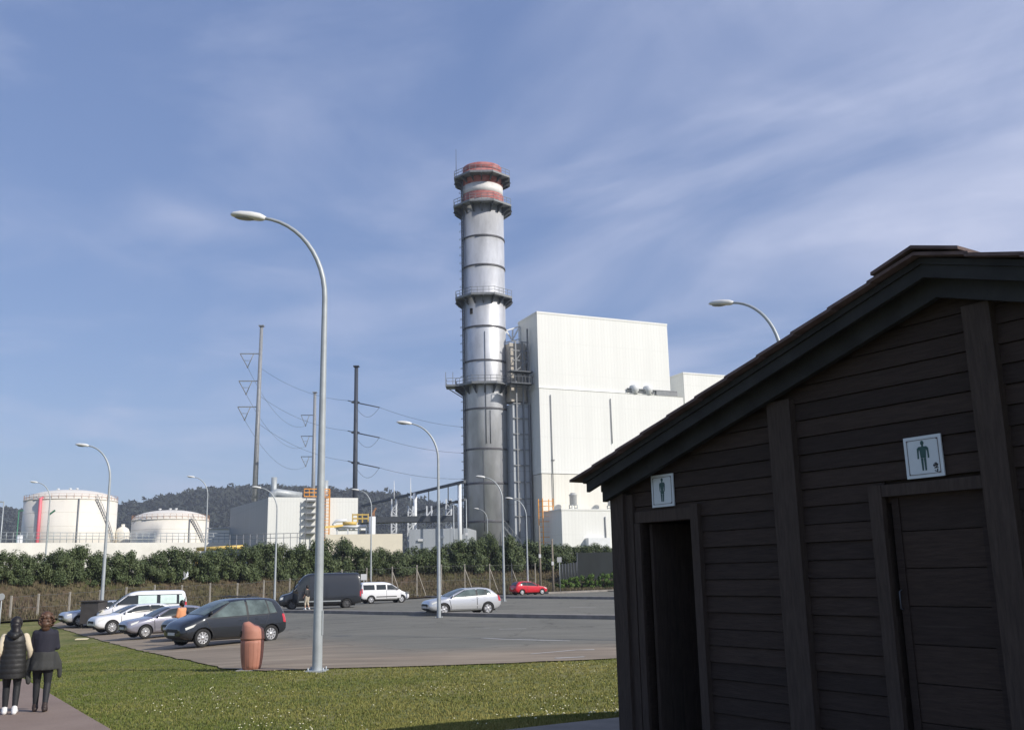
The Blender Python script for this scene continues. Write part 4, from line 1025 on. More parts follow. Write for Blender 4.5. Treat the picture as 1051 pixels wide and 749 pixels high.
# ------------------------------------------------------------------ people
def remesh(o, vox, smooth=4):
    md = o.modifiers.new('r', 'REMESH'); md.mode = 'VOXEL'; md.voxel_size = vox; md.use_smooth_shade = True
    m2 = o.modifiers.new('s', 'SMOOTH'); m2.factor = .5; m2.iterations = smooth
    me = eval_mesh(o); o.modifiers.clear(); mt = o.data.materials[0]; o.data = me
    if not me.materials: me.materials.append(mt)
    for p_ in me.polygons: p_.use_smooth = True
def limb(mb, pts, rad, n=12):
    mb.tube(pts, rad, n)
    for p_, r_ in zip(pts, rad): mb.sphere(p_, r_ * .98, 8)
def figure(name, label, H, J, vox=.011):
    """J: dict of joints (metres, y forward, x right, z up). One continuous body."""
    T = thing(name, label, 'person')
    b_ = MB(); V = Vector
    hd_ = V(J['head'])
    b_.sphere(hd_, .098, 14, (.80, .98, 1.20))
    b_.sphere(hd_ + V((0, .082, -.055)), .045, 8, (.95, .8, 1))            # jaw
    b_.sphere(hd_ + V((0, .105, -.012)), .017, 6, (.8, 1.1, 1.4))          # nose
    for sx in (-1, 1): b_.sphere(hd_ + V((sx * .080, -.005, -.01)), .028, 6, (.4, .8, 1.2))
    limb(b_, [V(J['neck']), hd_ + V((0, -.01, -.09))], [.058, .052])
    tor = J['torso']     # list of (centre, rx, ry)
    vs = []; n = 16
    for c, rx_, ry_ in tor:
        vs += [V(c) + V((math.cos(2 * math.pi * j / n) * rx_, math.sin(2 * math.pi * j / n) * ry_, 0)) for j in range(n)]
    k = len(tor); fs = [(i * n + j, i * n + (j + 1) % n, (i + 1) * n + (j + 1) % n, (i + 1) * n + j) for i in range(k - 1) for j in range(n)] + [tuple(reversed(range(n))), tuple((k - 1) * n + j for j in range(n))]
    b_.add(vs, fs, True)
    for s in 'LR':
        sh, el, wr_, hip, kn, an, toe = [V(J[q + s]) for q in ('sh', 'el', 'wr', 'hip', 'kn', 'an', 'toe')]
        limb(b_, [sh, sh.lerp(el, .5), el, el.lerp(wr_, .4), wr_], [.052, .047, .038, .038, .026])
        limb(b_, [hip, hip.lerp(kn, .4), kn, kn.lerp(an, .35), an], [.088, .080, .054, .052, .036])
        limb(b_, [an + V((0, -.02, -.035)), an.lerp(toe, .5) + V((0, 0, -.01)), toe], [.042, .040, .034])
        d = (wr_ - el).normalized(); side = d.cross(V((0, 1, 0))); side = side.normalized() if side.length > .1 else V((1, 0, 0))
        palm = wr_ + d * .045; b_.sphere(palm, .042, 8, (.55, .95, 1.0))
        fwd = V((0, 1, 0)) - d * d.y
        fwd = fwd.normalized() if fwd.length > .1 else V((1, 0, 0))
        for i, ln in enumerate((.075, .085, .08, .062)):
            a = palm + d * .035 + fwd * (.030 - .020 * i); m1 = a + d * ln * .55; m2_ = m1 + (d * .8 + side * (.5 if s == 'L' else -.5)).normalized() * ln * .45
            b_.tube([a, m1, m2_], [.0105, .010, .008], 7)
        a = palm + fwd * .035; b_.tube([a, a + fwd * .03 + d * .02, a + fwd * .035 + d * .05], [.0125, .0115, .009], 7)
    o = b_.build('body', 'skin', T); remesh(o, vox)
    e = MB()
    for sx in (-1, 1): e.sphere(hd_ + V((sx * .034, .088, .005)), .011, 6)
    e.build('eyes', 'black', T)
    return T
def rings(mb, tab, n=20, wob=0, seed=0):
    vs = []; rnd = random.Random(seed)
    for c, rx_, ry_ in tab:
        vs += [Vector(c) + Vector((math.cos(2 * math.pi * j / n) * rx_, math.sin(2 * math.pi * j / n) * ry_, 0)) * (1 + wob * noise.noise((j * .9, c[2] * 7, seed))) for j in range(n)]
    k = len(tab); mb.add(vs, [(i * n + j, i * n + (j + 1) % n, (i + 1) * n + (j + 1) % n, (i + 1) * n + j) for i in range(k - 1) for j in range(n)], True)
    mb.f += [tuple(len(mb.v) - k * n + j for j in reversed(range(n))), tuple(len(mb.v) - n + j for j in range(n))]; mb.sm += [False, False]
def shoes(T, J, m):
    for s in 'LR':
        an, toe = Vector(J['an' + s]), Vector(J['toe' + s]); mb = MB()
        hl = an + Vector((0, -.055, -.05)); limb(mb, [an + Vector((0, 0, .03)), an + Vector((0, -.01, -.03)), an.lerp(toe, .5) + Vector((0, 0, -.004)), toe + Vector((0, .02, 0))], [.046, .052, .050, .042], 10); limb(mb, [hl, hl + Vector((0, .03, 0))], [.042, .042])
        mb.build('shoe', m, T)
def legs_cloth(T, J, m, name, k=1.0, to=1.0):
    mb = MB()
    for s in 'LR':
        hip, kn, an = [Vector(J[q + s]) for q in ('hip', 'kn', 'an')]
        e = kn.lerp(an, to); limb(mb, [hip, hip.lerp(kn, .4), kn, kn.lerp(an, .35), e], [.098 * k, .088 * k, .062 * k, .060 * k, .044 * k if to == 1 else .058])
    c = (Vector(J['hipL']) + Vector(J['hipR'])) / 2; rings(mb, [(c + Vector((0, 0, -.04)), .15, .10), (c + Vector((0, -.01, .05)), .172, .122), (c + Vector((0, 0, .16)), .150, .108)])
    o = mb.build(name, m, T); remesh(o, .014, 3); return o
def walk_pose(H, stride=.22, arms=None, folded=False):
    k = H / 1.68
    J = dict(head=(0, .02, 1.565), neck=(0, 0, 1.38), hipL=(-.085, 0, .88), hipR=(.085, 0, .88), shL=(-.175, 0, 1.35), shR=(.175, 0, 1.35),
             torso=[((0, 0, .86), .15, .10), ((0, -.01, .95), .165, .115), ((0, 0, 1.06), .128, .095), ((0, 0, 1.2), .148, .105), ((0, 0, 1.32), .165, .10), ((0, 0, 1.40), .09, .07)],
             knL=(-.09, .10, .48), anL=(-.085, .08, .085), toeL=(-.09, .22, .035), knR=(.09, .02, .47), anR=(.085, -stride, .10), toeR=(.09, -.09, .03),
             elL=(-.235, -.04, 1.09), wrL=(-.235, .10, .90), elR=(.235, -.06, 1.09), wrR=(.245, .06, .87))
    if folded: J.update(shL=(-.155, 0, 1.335), shR=(.155, 0, 1.335), elL=(-.205, .03, 1.08), wrL=(-.02, .20, 1.12), elR=(.205, .03, 1.08), wrR=(.02, .22, 1.08))
    for q, v in J.items():
        J[q] = tuple(x * k for x in v) if q != 'torso' else [(tuple(x * k for x in c), a * k, e * k) for c, a, e in v]
    return J
def hair(T, J, m, long=False, wild=False):
    mb = MB(); h_ = Vector(J['head']); mb.sphere(h_ + Vector((0, -.018, .022)), .112, 14, (.90, .95, 1.12))
    if long:
        limb(mb, [h_ + Vector((0, -.08, -.02)), h_ + Vector((.02, -.11, -.16)), h_ + Vector((.05, -.10, -.30))], [.085, .062, .03])
    if wild:
        rnd = random.Random(5)
        for i in range(150):
            a = rnd.uniform(0, 6.28); e = rnd.uniform(-.9, 1.2); d = Vector((math.cos(a) * math.cos(e), math.sin(a) * math.cos(e) - .25, math.sin(e) * 1.1 - .12)); mb.sphere(h_ + d * rnd.uniform(.10, .135), rnd.uniform(.012, .028), 5)
        limb(mb, [h_ + Vector((0, -.07, -.04)), h_ + Vector((0, -.08, -.14))], [.095, .075])
    else: limb(mb, [h_ + Vector((0, -.05, -.03)), h_ + Vector((0, -.06, -.10))], [.085, .055])
    cut = h_.y + .045
    mb.map(lambda v: Vector((v.x, min(v.y, cut if v.z < h_.z + .06 else v.y), v.z)))
    mb.build('hair', m, T)
hdp = Vector((-.35, .94, 0))   # walking direction
# woman in a long black quilted gilet over a cream sleeve
J = walk_pose(1.62, .06); J['elR'] = (.26, .0, 1.06); J['wrR'] = (.255, .06, .86)
J['anR'] = (.085, -.05, .085); J['toeR'] = (.09, .09, .035); J['knR'] = (.085, .05, .47)
Wm = figure('person', 'person in long black quilted gilet with cream sleeves and white shoes on the footpath', 1.62, J)
mb = MB(); tab = [((0, -.005, .60), .20, .155)]
for i in range(8):
    z0 = .60 + i * .083; w0 = [.205, .21, .208, .205, .20, .192, .188, .186][i]; tab += [((0, -.005, z0 + .012), w0, w0 * .74), ((0, -.005, z0 + .04), w0 + .008, w0 * .74 + .008), ((0, -.005, z0 + .072), w0, w0 * .74)]
tab += [((0, 0, 1.28), .19, .125), ((0, 0, 1.33), .165, .11), ((0, -.01, 1.37), .11, .10), ((0, -.02, 1.43), .085, .085)]
rings(mb, tab, 28, .05, 3); limb(mb, [Vector((-.08, -.09, 1.36)), Vector((0, -.14, 1.32)), Vector((.08, -.09, 1.36))], [.05, .065, .05])
mb.build('gilet', 'coat', Wm)
mb = MB()
for s in 'LR':
    limb(mb, [Vector(J['sh' + s]), Vector(J['el' + s]), Vector(J['wr' + s])], [.062, .056, .042])
mb.build('sleeve', 'cream_knit', Wm)
legs_cloth(Wm, J, 'leggings', 'leggings'); shoes(Wm, J, 'shoe_white'); hair(Wm, J, 'hair', True)
p = gp(9, 734.5); place(Wm, (p.x, p.y, p.z + .03), math.atan2(-hdp.x, hdp.y))
# woman with a navy jumper and a grey jacket tied round the waist
J = walk_pose(1.68, .14, folded=True)
Wm = figure('person', 'person in navy jumper with grey jacket tied round the waist on the footpath', 1.68, J)
mb = MB(); rings(mb, [((0, 0, .99), .165, .125), ((0, 0, 1.04), .172, .13), ((0, 0, 1.12), .172, .128), ((0, 0, 1.24), .182, .13), ((0, 0, 1.33), .182, .118), ((0, 0, 1.385), .125, .09), ((0, 0, 1.42), .08, .07)], 24, .06, 8)
for s in 'LR': limb(mb, [Vector(J['sh' + s]), Vector(J['el' + s]), Vector(J['el' + s]).lerp(Vector(J['wr' + s]), .85)], [.060, .056, .045])
o = mb.build('jumper', 'navy', Wm); remesh(o, .014, 4)
mb = MB(); rings(mb, [((0, -.01, .70), .235, .17), ((0, -.01, .76), .225, .165), ((0, 0, .86), .205, .15), ((0, 0, .96), .185, .14), ((0, 0, 1.02), .170, .13)], 28, .14, 2)
limb(mb, [Vector((-.19, .05, .96)), Vector((-.25, .04, .80)), Vector((-.235, .02, .60)), Vector((-.22, 0, .50))], [.05, .055, .05, .04]); limb(mb, [Vector((.18, .05, .96)), Vector((.25, .05, .80)), Vector((.27, .05, .68)), Vector((.272, .05, .58))], [.05, .05, .045, .038])
o = mb.build('tied_jacket', 'grey_jacket', Wm); remesh(o, .016, 3)
legs_cloth(Wm, J, 'leggings', 'leggings'); shoes(Wm, J, 'shoe_dark'); hair(Wm, J, 'hair_br', False, True)
p = gp(40.5, 731.5); place(Wm, (p.x, p.y, p.z + .03), math.atan2(-hdp.x, hdp.y))
# man at the open car door, orange top
J = walk_pose(1.74, .02)
for s, sx in (('L', -1), ('R', 1)):
    J['an' + s] = (.09 * sx, 0, .085); J['kn' + s] = (.09 * sx, .03, .49); J['toe' + s] = (.095 * sx, .14, .035); J['el' + s] = (.205 * sx, .06, 1.12); J['wr' + s] = (.15 * sx, .28, 1.10)
Wm = figure('person', 'person in orange top with dark hair standing at the open black car door', 1.74, J, .015)
mb = MB(); rings(mb, [((0, 0, .90), .19, .14), ((0, 0, 1.0), .19, .135), ((0, 0, 1.2), .20, .14), ((0, 0, 1.36), .20, .125), ((0, 0, 1.43), .12, .09)], 20, .05, 4)
for s in 'LR': limb(mb, [Vector(J['sh' + s]), Vector(J['el' + s]), Vector(J['el' + s]).lerp(Vector(J['wr' + s]), .5)], [.072, .066, .058])
o = mb.build('shirt', 'orange_shirt', Wm); remesh(o, .018, 3)
legs_cloth(Wm, J, 'leggings', 'trousers', 1.1); shoes(Wm, J, 'shoe_dark'); hair(Wm, J, 'hair')
dq = at(186.5, 630, 39); place(Wm, (dq.x, dq.y, gz(dq.x, dq.y) + .03), R(70), .95)
J2 = walk_pose(1.76, .12); J2['elR'] = (.26, .06, 1.12); J2['wrR'] = (.22, .30, 1.2)
Wm = figure('person', 'person in black top and beige shorts at the cargo van door', 1.76, J2, .015)
mb = MB(); rings(mb, [((0, 0, .92), .185, .14), ((0, 0, 1.0), .185, .135), ((0, 0, 1.2), .20, .14), ((0, 0, 1.38), .20, .125), ((0, 0, 1.45), .12, .09)], 20, .05, 4)
for s in 'LR': limb(mb, [Vector(J2['sh' + s]), Vector(J2['el' + s])], [.072, .062])
o = mb.build('shirt', 'coat', Wm); remesh(o, .018, 3)
legs_cloth(Wm, J2, 'beige_short', 'shorts', 1.22, .12); shoes(Wm, J2, 'shoe_white'); hair(Wm, J2, 'hair')
dq = at(315, 625, 73.3); place(Wm, (dq.x, dq.y, gz(dq.x, dq.y) + .03), R(60), 1.0)

# ------------------------------------------------------------------ fence along the foot of the bank
posts = [(12, 611), (40, 609), (72, 607), (103, 605), (130, 602), (159, 600), (187, 600), (216, 598), (244, 598), (271, 595), (297.6, 593), (324, 589), (351, 584), (376.5, 582.5), (402.7, 581), (428, 579), (453, 578), (477, 577), (502.5, 574.5), (525, 572.5), (549, 569.5)]
FE = thing('wire_fence', 'wire fence on pale concrete posts along the foot of the grassy bank', 'fence', (0, 0, 0))
pp = []
for px, top in posts:
    Y = 40
    while Y < 140:
        q = at(px, 590, Y)
        if bank_t(q.x, q.y) > .4: break
        Y += .1
    q = at(px, top, Y); z0 = gz(q.x, q.y); h = max(1.6, min(3.4, q.z - z0)); pp.append((Vector((q.x, q.y, z0)), h))
    mb = MB(); hw = .055
    mb.prism([(q.x - hw, q.y - hw, z0 - .2), (q.x + hw, q.y - hw, z0 - .2), (q.x + hw, q.y + hw, z0 - .2), (q.x - hw, q.y + hw, z0 - .2)], (0, 0, 0), (0, 0, h + .2)); mb.build('post', 'post', FE)
mb = MB()
for (a, ha), (c, hc) in zip(pp, pp[1:]):
    for f_ in (.06, .5, .94): mb.tube([a + Vector((0, -.065, ha * f_)), c + Vector((0, -.065, hc * f_))], .012, 4, False)
    n = int((c - a).length / .45)
    for i in range(n):
        for sg in (0, 1):
            t0, t1 = (i / n, (i + 1) / n); u0, u1 = (.06, .94) if sg else (.94, .06)
            mb.tube([a.lerp(c, t0) + Vector((0, -.065, (ha + (hc - ha) * t0) * u0)), a.lerp(c, t1) + Vector((0, -.065, (ha + (hc - ha) * t1) * u1))], .0045, 3, False)
mb.build('wire_mesh', 'wire', FE)
mb = MB()
for i in (14, 15, 17, 18, 19):
    a, h = pp[i]; n_ = (pp[i + 1][0] - a).normalized(); mb.bar(a + Vector((0, 0, h * .85)), a + n_ * 1.3, .07)
mb.build('brace', 'post', FE)

def sign_post(px, ytop, ybase_dist, plate, label, r=None, wpx=6, hpx=6, m='signwhite', name='road_sign'):
    q = at(px, ytop, ybase_dist); z0 = gz(q.x, q.y); T = thing(name, label, 'sign', (q.x, q.y, z0)); mb = MB()
    mb.tube([(q.x, q.y, z0 - .1), (q.x, q.y, q.z)], .03, 8); mb.build('pole', 'galv', T)
    s_ = ybase_dist / FPX; mb = MB()
    if r: mb.lathe([(r * s_, -.01), (r * s_, .01)], 24); mb.map(lambda v: Vector((q.x + v.x, q.y - .045 + v.z, q.z - r * s_ + v.y)))
    else: mb.box((q.x, q.y - .045, q.z - hpx * s_ / 2), (wpx * s_, .02, hpx * s_))
    mb.build('plate', m, T); return T
sign_post(2.2, 608.6, 52, None, 'small round grey sign on a pole at the left edge', r=3.4, m='signgrey')
sign_post(373.5, 588.8, 92, None, 'small white rectangular sign on a post left of the passenger van', wpx=6, hpx=6)
sign_post(574, 571.5, 114, None, 'small pale sign at the corner of the green screen', wpx=4.5, hpx=5, m='signgrey')
# wooden poles beside the red car
for px, yt, d, lb in ((553.3, 539, 111, 'taller weathered wooden pole behind the red car'), (566.5, 553, 113, 'shorter weathered wooden pole right of the red car')):
    q = at(px, yt, d); z0 = gz(q.x, q.y); mb = MB(); mb.tube([(q.x, q.y, z0 - .3), (q.x, q.y, q.z)], [.14, .10], 10); T = thing('utility_pole', lb, 'pole', (q.x, q.y, z0)); M.setdefault('oldwood', mat('old_wood', (.22, .19, .15), .9, var=.25)); mb.build('shaft', 'oldwood', T)
    mb = MB(); mb.box((q.x, q.y - .16, z0 + (q.z - z0) * .55), (.25, .14, .4)); mb.build('junction_box', 'signwhite', T)

# screened fence and shrubs on the right
def wallseg(mb, a, b_, h, th=.12):
    a, b_ = Vector(a), Vector(b_); d = (b_ - a).normalized(); n = Vector((-d.y, d.x, 0)) * th / 2
    mb.prism([a - n, b_ - n, b_ + n, a + n], (0, 0, 0), (0, 0, h))
SF = thing('screened_fence', 'dark green screened fence behind the low shrubs beside the hut', 'fence', (8, 124, 0))
def scr(px0, y0, px1, y1, d0, d1):
    a = at(px0, y0, d0); c = at(px1, y1, d1); n = 6; mb = MB()
    for i in range(n):
        p0, p1 = a.lerp(c, i / n), a.lerp(c, (i + 1) / n - .002); wallseg(mb, (p0.x, p0.y, gz(p0.x, p0.y) - .1), (p1.x, p1.y, gz(p0.x, p0.y) - .1), p0.z - gz(p0.x, p0.y) + .1)
    mb.build('screen_panel', 'screen', SF)
    pm = MB()
    for i in range(n + 1):
        p0 = a.lerp(c, i / n); pm.tube([(p0.x, p0.y - .12, gz(p0.x, p0.y) - .1), (p0.x, p0.y - .12, p0.z + .05)], .05, 6)
    pm.build('fence_post', 'steel_dk', SF)
scr(592, 567, 920, 560, 124, 131); scr(574, 579, 591.5, 577, 122, 123.8)
for i, (px, top, d, s_) in enumerate([(576, 595, 119.5, 1.2), (587, 593, 120, 1.3), (598, 591.5, 120.3, 1.4), (608, 590, 120.5, 1.4), (618, 589, 120.8, 1.4), (628, 588.5, 121, 1.4), (638, 588, 121, 1.4), (649, 588, 121, 1.4), (661, 587, 121.2, 1.4), (673, 587, 121.4, 1.4), (685, 587, 121.6, 1.4), (698, 586, 121.8, 1.4)]):
    if i == 0:
        gc = shrub('groundcover_shrub', 'leaf_bright', .85, .8, 1.3, 1800, .16, 14, 77, '-', 'shrub', 'bright low shrubs along the far kerb')
        o = gc
    else: o = copy_tree(gc)
    q = at(px, top, d); z0 = gz(q.x, q.y); o.location = (q.x, q.y, z0); o.rotation_euler = (0, 0, i * 1.3); o.scale = (s_, s_, max(.8, (q.z - z0) / 1.25))
    o['label'] = 'bright green low shrub, %s from the left below the green screen' % ORD[i]
for i, (px, top, d) in enumerate([(597, 560, 131), (610, 558, 132), (623, 560, 131), (637, 558, 132), (653, 557, 132)]):
    o = copy_tree(protos[i]); q = at(px, top, d); z0 = gz(q.x, q.y); o.location = (q.x, q.y, z0); o.rotation_euler = (0, 0, i); o.scale = (1.0, 1.0, (q.z - z0) / 3.1)
    o['group'] = 'shrubs showing over the green screen'; o['label'] = 'olive green shrub, %s from the left showing above the green screen' % ORD[i]

# pale board on the grass, white gull
q = gp(84, 656.5); mb = MB(); mb.box((q.x, q.y, q.z + .05), (.55, .8, .04), Matrix.Rotation(.3, 3, 'Z')); tag(mb.build('pale_board', 'card', None, (q.x, q.y, q.z)), 'pale yellow flat board lying on the grass left of the cars', 'board')
q = at(190, 593, 78); q0 = Vector(q)
Bd = thing('gull', 'small white gull flying before the hedge', 'bird', q0); mb = MB()
mb.tube([q0 + Vector((-.22, 0, -.12)), q0 + Vector((-.08, 0, -.04)), q0 + Vector((.08, 0, .06)), q0 + Vector((.2, 0, .14)), q0 + Vector((.26, 0, .16))], [.02, .07, .075, .045, .015], 8); mb.build('body', 'bird', Bd)
for sy in (-1, 1):
    w_ = MB(); w_.prism([q0 + Vector(v) for v in ((-.06, sy * .05, .0), (.10, sy * .05, .06), (.16, sy * .28, .30), (.02, sy * .50, .52), (-.02, sy * .30, .26))], (0, 0, 0), (0, 0, .015)); w_.build('wing', 'bird', Bd)

# ------------------------------------------------------------------ power plant
# frame of the main blocks
BX = Vector((math.sin(R(66)), math.cos(R(66)), 0)); BY = Vector((-BX.y, BX.x, 0)); BN = -BY
K = at(558.3, 559, 165); K.z = 0
BA = math.atan2(BX.y, BX.x)
def bl(x, y, z): return K + BX * x + BY * y + Vector((0, 0, z))
def blpx(px, py, yplane):
    q = onplane(px, py, K + BY * yplane, BN); r_ = q - K; return r_.dot(BX), q.z
def block(mb, x0, x1, y0, y1, z0, z1):
    P8 = [Vector((x, y, z)) for z in (z0, z1) for x, y in ((x0, y0), (x1, y0), (x1, y1), (x0, y1))]
    return mb.add(P8, [(3, 2, 1, 0), (4, 5, 6, 7), (0, 1, 5, 4), (1, 2, 6, 5), (2, 3, 7, 6), (3, 0, 4, 7)])
def bthing(name, label, cat):   # rotated root: parts are built in the block's own axes
    o = thing(name, label, cat, (0, 0, 0)); o.location = (K.x, K.y, 2.7); o.rotation_euler = (0, 0, BA); return o
ZB = 2.7
_, zt_up = blpx(553.3, 321.5, .3); xr_up, _ = blpx(684.5, 333, .3); _, z_seam = blpx(553.5, 398, 0); xr_lo, _ = blpx(701, 406, 0); _, z_s2 = blpx(555, 486, 0)
PB = bthing('boiler_house', 'tall white clad power plant block right of the chimney stack', 'building')
mb = MB(); block(mb, .0, xr_up, .35, 8.4, z_seam - ZB + .02, zt_up - ZB); block(mb, -.06, xr_up + .06, .29, 8.46, zt_up - ZB + .001, zt_up - ZB + .35); mb.build('upper_wall', 'whiteclad', PB)
mb = MB(); block(mb, -.12, xr_lo, -.0, 8.3, z_s2 - ZB + .1, z_seam - ZB); block(mb, -.2, xr_lo + .06, -.10, 8.36, z_seam - ZB + .0, z_seam - ZB + .019); mb.build('lower_wall', 'whiteclad', PB)
mb = MB(); block(mb, -.05, xr_lo, .06, 8.2, 0, z_s2 - ZB); M['creamclad'] = cladding('cream_cladding', (.76, .74, .66), .62, .90, dirt=.12); mb.build('base_wall', 'creamclad', PB)
for px0, y0, y1 in ((565, 405, 520), (626.5, 409, 455)):
    xx, za = blpx(px0, y0, -.1); _, zb_ = blpx(px0, y1, -.1); mb = MB(); mb.tube([(xx, -.16, za - ZB), (xx, -.16, zb_ - ZB)], .075, 8); mb.build('downpipe', 'steel_md', PB)
xx, zz = blpx(564, 398, .3)
mb = MB(); block(mb, 1.8, 2.4, -.14, -.02, z_seam - ZB - 12.5, z_seam - ZB - 12.3); mb.build('wall_bracket', 'steel_md', PB)
for px in (652, 666):      # roof extractor fans on the ledge
    xx, zz = blpx(px, 401, -.0); f = MB(); f.lathe([(.55, 0), (.55, .4), (.8, .55), (.8, 1.5), (.7, 1.6)], 18, (xx, .26, z_seam - ZB + .05)); f.build('roof_fan', 'white_steel', PB)
mb = MB(); x0_, _ = blpx(644, 402, 0); x1_, _ = blpx(695, 402, 0)
for yy, zz in ((-.0, .9), (.2, .45)): mb.tube([(x0_, yy + .1, z_seam - ZB + zz), (x1_, yy + .1, z_seam - ZB + zz)], .14, 8)
for i in range(7): mb.tube([(x0_ + (x1_ - x0_) * i / 6, .1, z_seam - ZB), (x0_ + (x1_ - x0_) * i / 6, .1, z_seam - ZB + .95)], .06, 6)
block(mb, x1_ - 4.5, x1_, -.05, .4, z_seam - ZB + .05, z_seam - ZB + .8); mb.build('roof_pipework', 'steel_md', PB)
# right hand hall
xc, zc = blpx(701.3, 383.5, 2.2)
RH = bthing('turbine_hall', 'white clad hall with flat roof half hidden by the hut roof', 'building')
mb = MB(); block(mb, xc, xc + 60, 2.2, 14, 0, zc - ZB); block(mb, xc - .08, xc + 60.1, 2.12, 14.1, zc - ZB + .001, zc - ZB + .3); mb.build('wall', 'whiteclad', RH)
# annex
xa, za = blpx(576.3, 523.5, -7.2); 
AN = bthing('plant_annex', 'low white clad annex with roof vents in front of the tall block', 'building')
mb = MB(); block(mb, xa, xa + 45, -7.2, -.25, 0, za - ZB); block(mb, xa - .08, xa + 45, -7.28, -.26, za - ZB + .001, za - ZB + .25); mb.build('wall', 'whiteclad', AN)
for px in (588.5, 627.5):
    xx, zz = blpx(px, 520, -2.5); vt = MB(); z0 = za - ZB + .25
    for sx in (-.5, .5): vt.bar((xx + sx, -3.0, z0 + .5), (xx + sx, -2.0, z0 + .5), .1); vt.bar((xx - .5, -2.5 + sx, z0 + .95), (xx + .5, -2.5 + sx, z0 + .95), .1)
    for sx in (-.5, .5):
        for sy in (-.5, .5): vt.bar((xx + sx, -2.5 + sy, z0), (xx + sx, -2.5 + sy, z0 + 1.0), .12)
    vt.build('vent_frame', 'galv', AN); v2 = MB(); v2.lathe([(.55, .9), (.62, .92), (.62, 2.5), (.70, 2.55), (.70, 2.75), (.45, 2.8), (.45, 3.0)], 18, (xx, -2.5, z0)); v2.build('roof_vent', 'vent_grey', AN)
x5, z5 = blpx(621, 530, -7.3); _, z6 = blpx(621, 556, -7.3); mb = MB(); mb.tube([(x5, -7.36, z5 - ZB), (x5, -7.36, z6 - ZB)], .1, 6); mb.build('downpipe', 'galv_dk', AN)
x5, z5 = blpx(601, 552, -7.4); mb = MB(); block(mb, x5, x5 + 4, -8.4, -7.31, 0, z5 - ZB); mb.build('control_box', 'white_steel', AN)
# orange caged ladder on the annex end
OL = bthing('caged_ladder', 'orange caged ladder standing at the left end of the annex', 'ladder'); mb = MB()
xo, _ = blpx(558, 540, -1.2); _, zo = blpx(558, 512, -1.2); h = zo - ZB
mb2 = MB()
for dx in (0, 1.9):
    for dy in (-1.6, 0): mb.tube([(xo - .75 + dx, -1.0 + dy, 0), (xo - .75 + dx, -1.0 + dy, h)], .09, 6)
for i in range(14): 
    z_ = h * i / 14 + .4
    mb2.tube([(xo - .75, -2.6, z_), (xo - .75, -1.0, z_)], .05, 5); mb2.tube([(xo - .75, -2.6, z_), (xo + 1.15, -2.6, z_)], .05 if i % 3 == 0 or i > 10 else .02, 5)
mb.build('stringer', 'orange', OL); mb2.build('rung', 'orange', OL)

# chimney stack
TC = at(500.3, 540, 170.5); TC.z = 2.7; RT = 3.84
ST = thing('chimney_stack', 'tall silver chimney stack with red top and four walkways', 'chimney', TC)
def tz(py, rad=RT): return onplane(497, py, TC - Vector((0, rad, 0)), Vector((0, 1, 0))).z
def tcyl(mb, z0, z1, r0=RT, r1=None, n=48): mb.lathe([(r0, z0), (r1 or r0, z1)], n, (TC.x, TC.y, 0)); return mb
zTop = tz(165.5); 
mb = MB(); tcyl(mb, 2.0, tz(196.5)); mb.build('shell', 'silver', ST)
mb = MB(); mb.lathe([(RT - .05, tz(196.5)), (RT - .05, tz(186))], 48, (TC.x, TC.y, 0)); mb.build('white_band', 'whiteband', ST)
mb = MB(); mb.lathe([(RT - .05, tz(186) + .01), (RT - .05, tz(172))], 48, (TC.x, TC.y, 0)); mb.lathe([(RT - .2, tz(172)), (RT - .2, zTop), (RT - .5, zTop), (RT - .5, zTop - 1.5)], 48, (TC.x, TC.y, 0)); mb.build('red_band', 'redband', ST)
for py in (241, 271, 334, 369, 418.5, 460, 495.5, 535):
    mb = MB(); z0 = tz(py); mb.lathe([(RT, z0 - .16), (RT + .14, z0 - .14), (RT + .14, z0 + .14), (RT, z0 + .16)], 48, (TC.x, TC.y, 0), False); mb.build('stiffening_ring', 'darkring', ST)
def walkway(py_deck, rad, skirt, railm='steel_md', ang=0, n=8, left=0):
    zd = tz(py_deck, rad); mb = MB(); c = Vector((TC.x, TC.y, 0))
    def oct_(r_, z): return [c + Vector((math.cos(ang + 2 * math.pi * (j + .5) / n) * r_, math.sin(ang + 2 * math.pi * (j + .5) / n) * r_, z)) for j in range(n)]
    R_ = rad / math.cos(math.pi / n)
    o1, o2, i1 = oct_(R_, zd), oct_(R_, zd - .35), oct_(RT + .02, zd - .35)
    top_in = oct_(RT + .02, zd)
    for a, b_ in ((o1, o2), (o2, i1), (top_in, o1)):
        mb.add(a + b_, [(j, (j + 1) % n, n + (j + 1) % n, n + j) for j in range(n)])
    mb.add(i1 + top_in, [(j, (j + 1) % n, n + (j + 1) % n, n + j) for j in range(n)])
    w = mb.build('walkway', 'steel_md', ST)
    for j in range(16):
        br = MB()
        a = ang + 2 * math.pi * j / 16; d = Vector((math.cos(a), math.sin(a), 0)); ro = rad * (1.02 if j % 2 else 1.02)
        br.add([c + d * (RT + .01) + Vector((0, 0, zd - .351)), c + d * ro + Vector((0, 0, zd - .351)), c + d * ro + Vector((0, 0, zd - .55)), c + d * (RT + .01) + Vector((0, 0, zd - skirt))] * 1, [(0, 1, 2, 3)])
        br.bar(c + d * RT + Vector((0, 0, zd - skirt)), c + d * ro + Vector((0, 0, zd - .5)), .18)
        br.build('bracket', 'steel_dk', w)
    rl = MB()
    for k in (.02, .55, 1.1):
        q = oct_(R_ * .985, zd + k)
        for j in range(n): rl.bar(q[j], q[(j + 1) % n], .07)
    for j in range(n):
        q0, q1 = oct_(R_ * .985, zd)[j], oct_(R_ * .985, zd)[(j + 1) % n]
        for i in range(4): p_ = q0.lerp(q1, i / 4); rl.bar(p_, p_ + Vector((0, 0, 1.1)), .07)
    rl.build('railing', railm, w)
    return zd
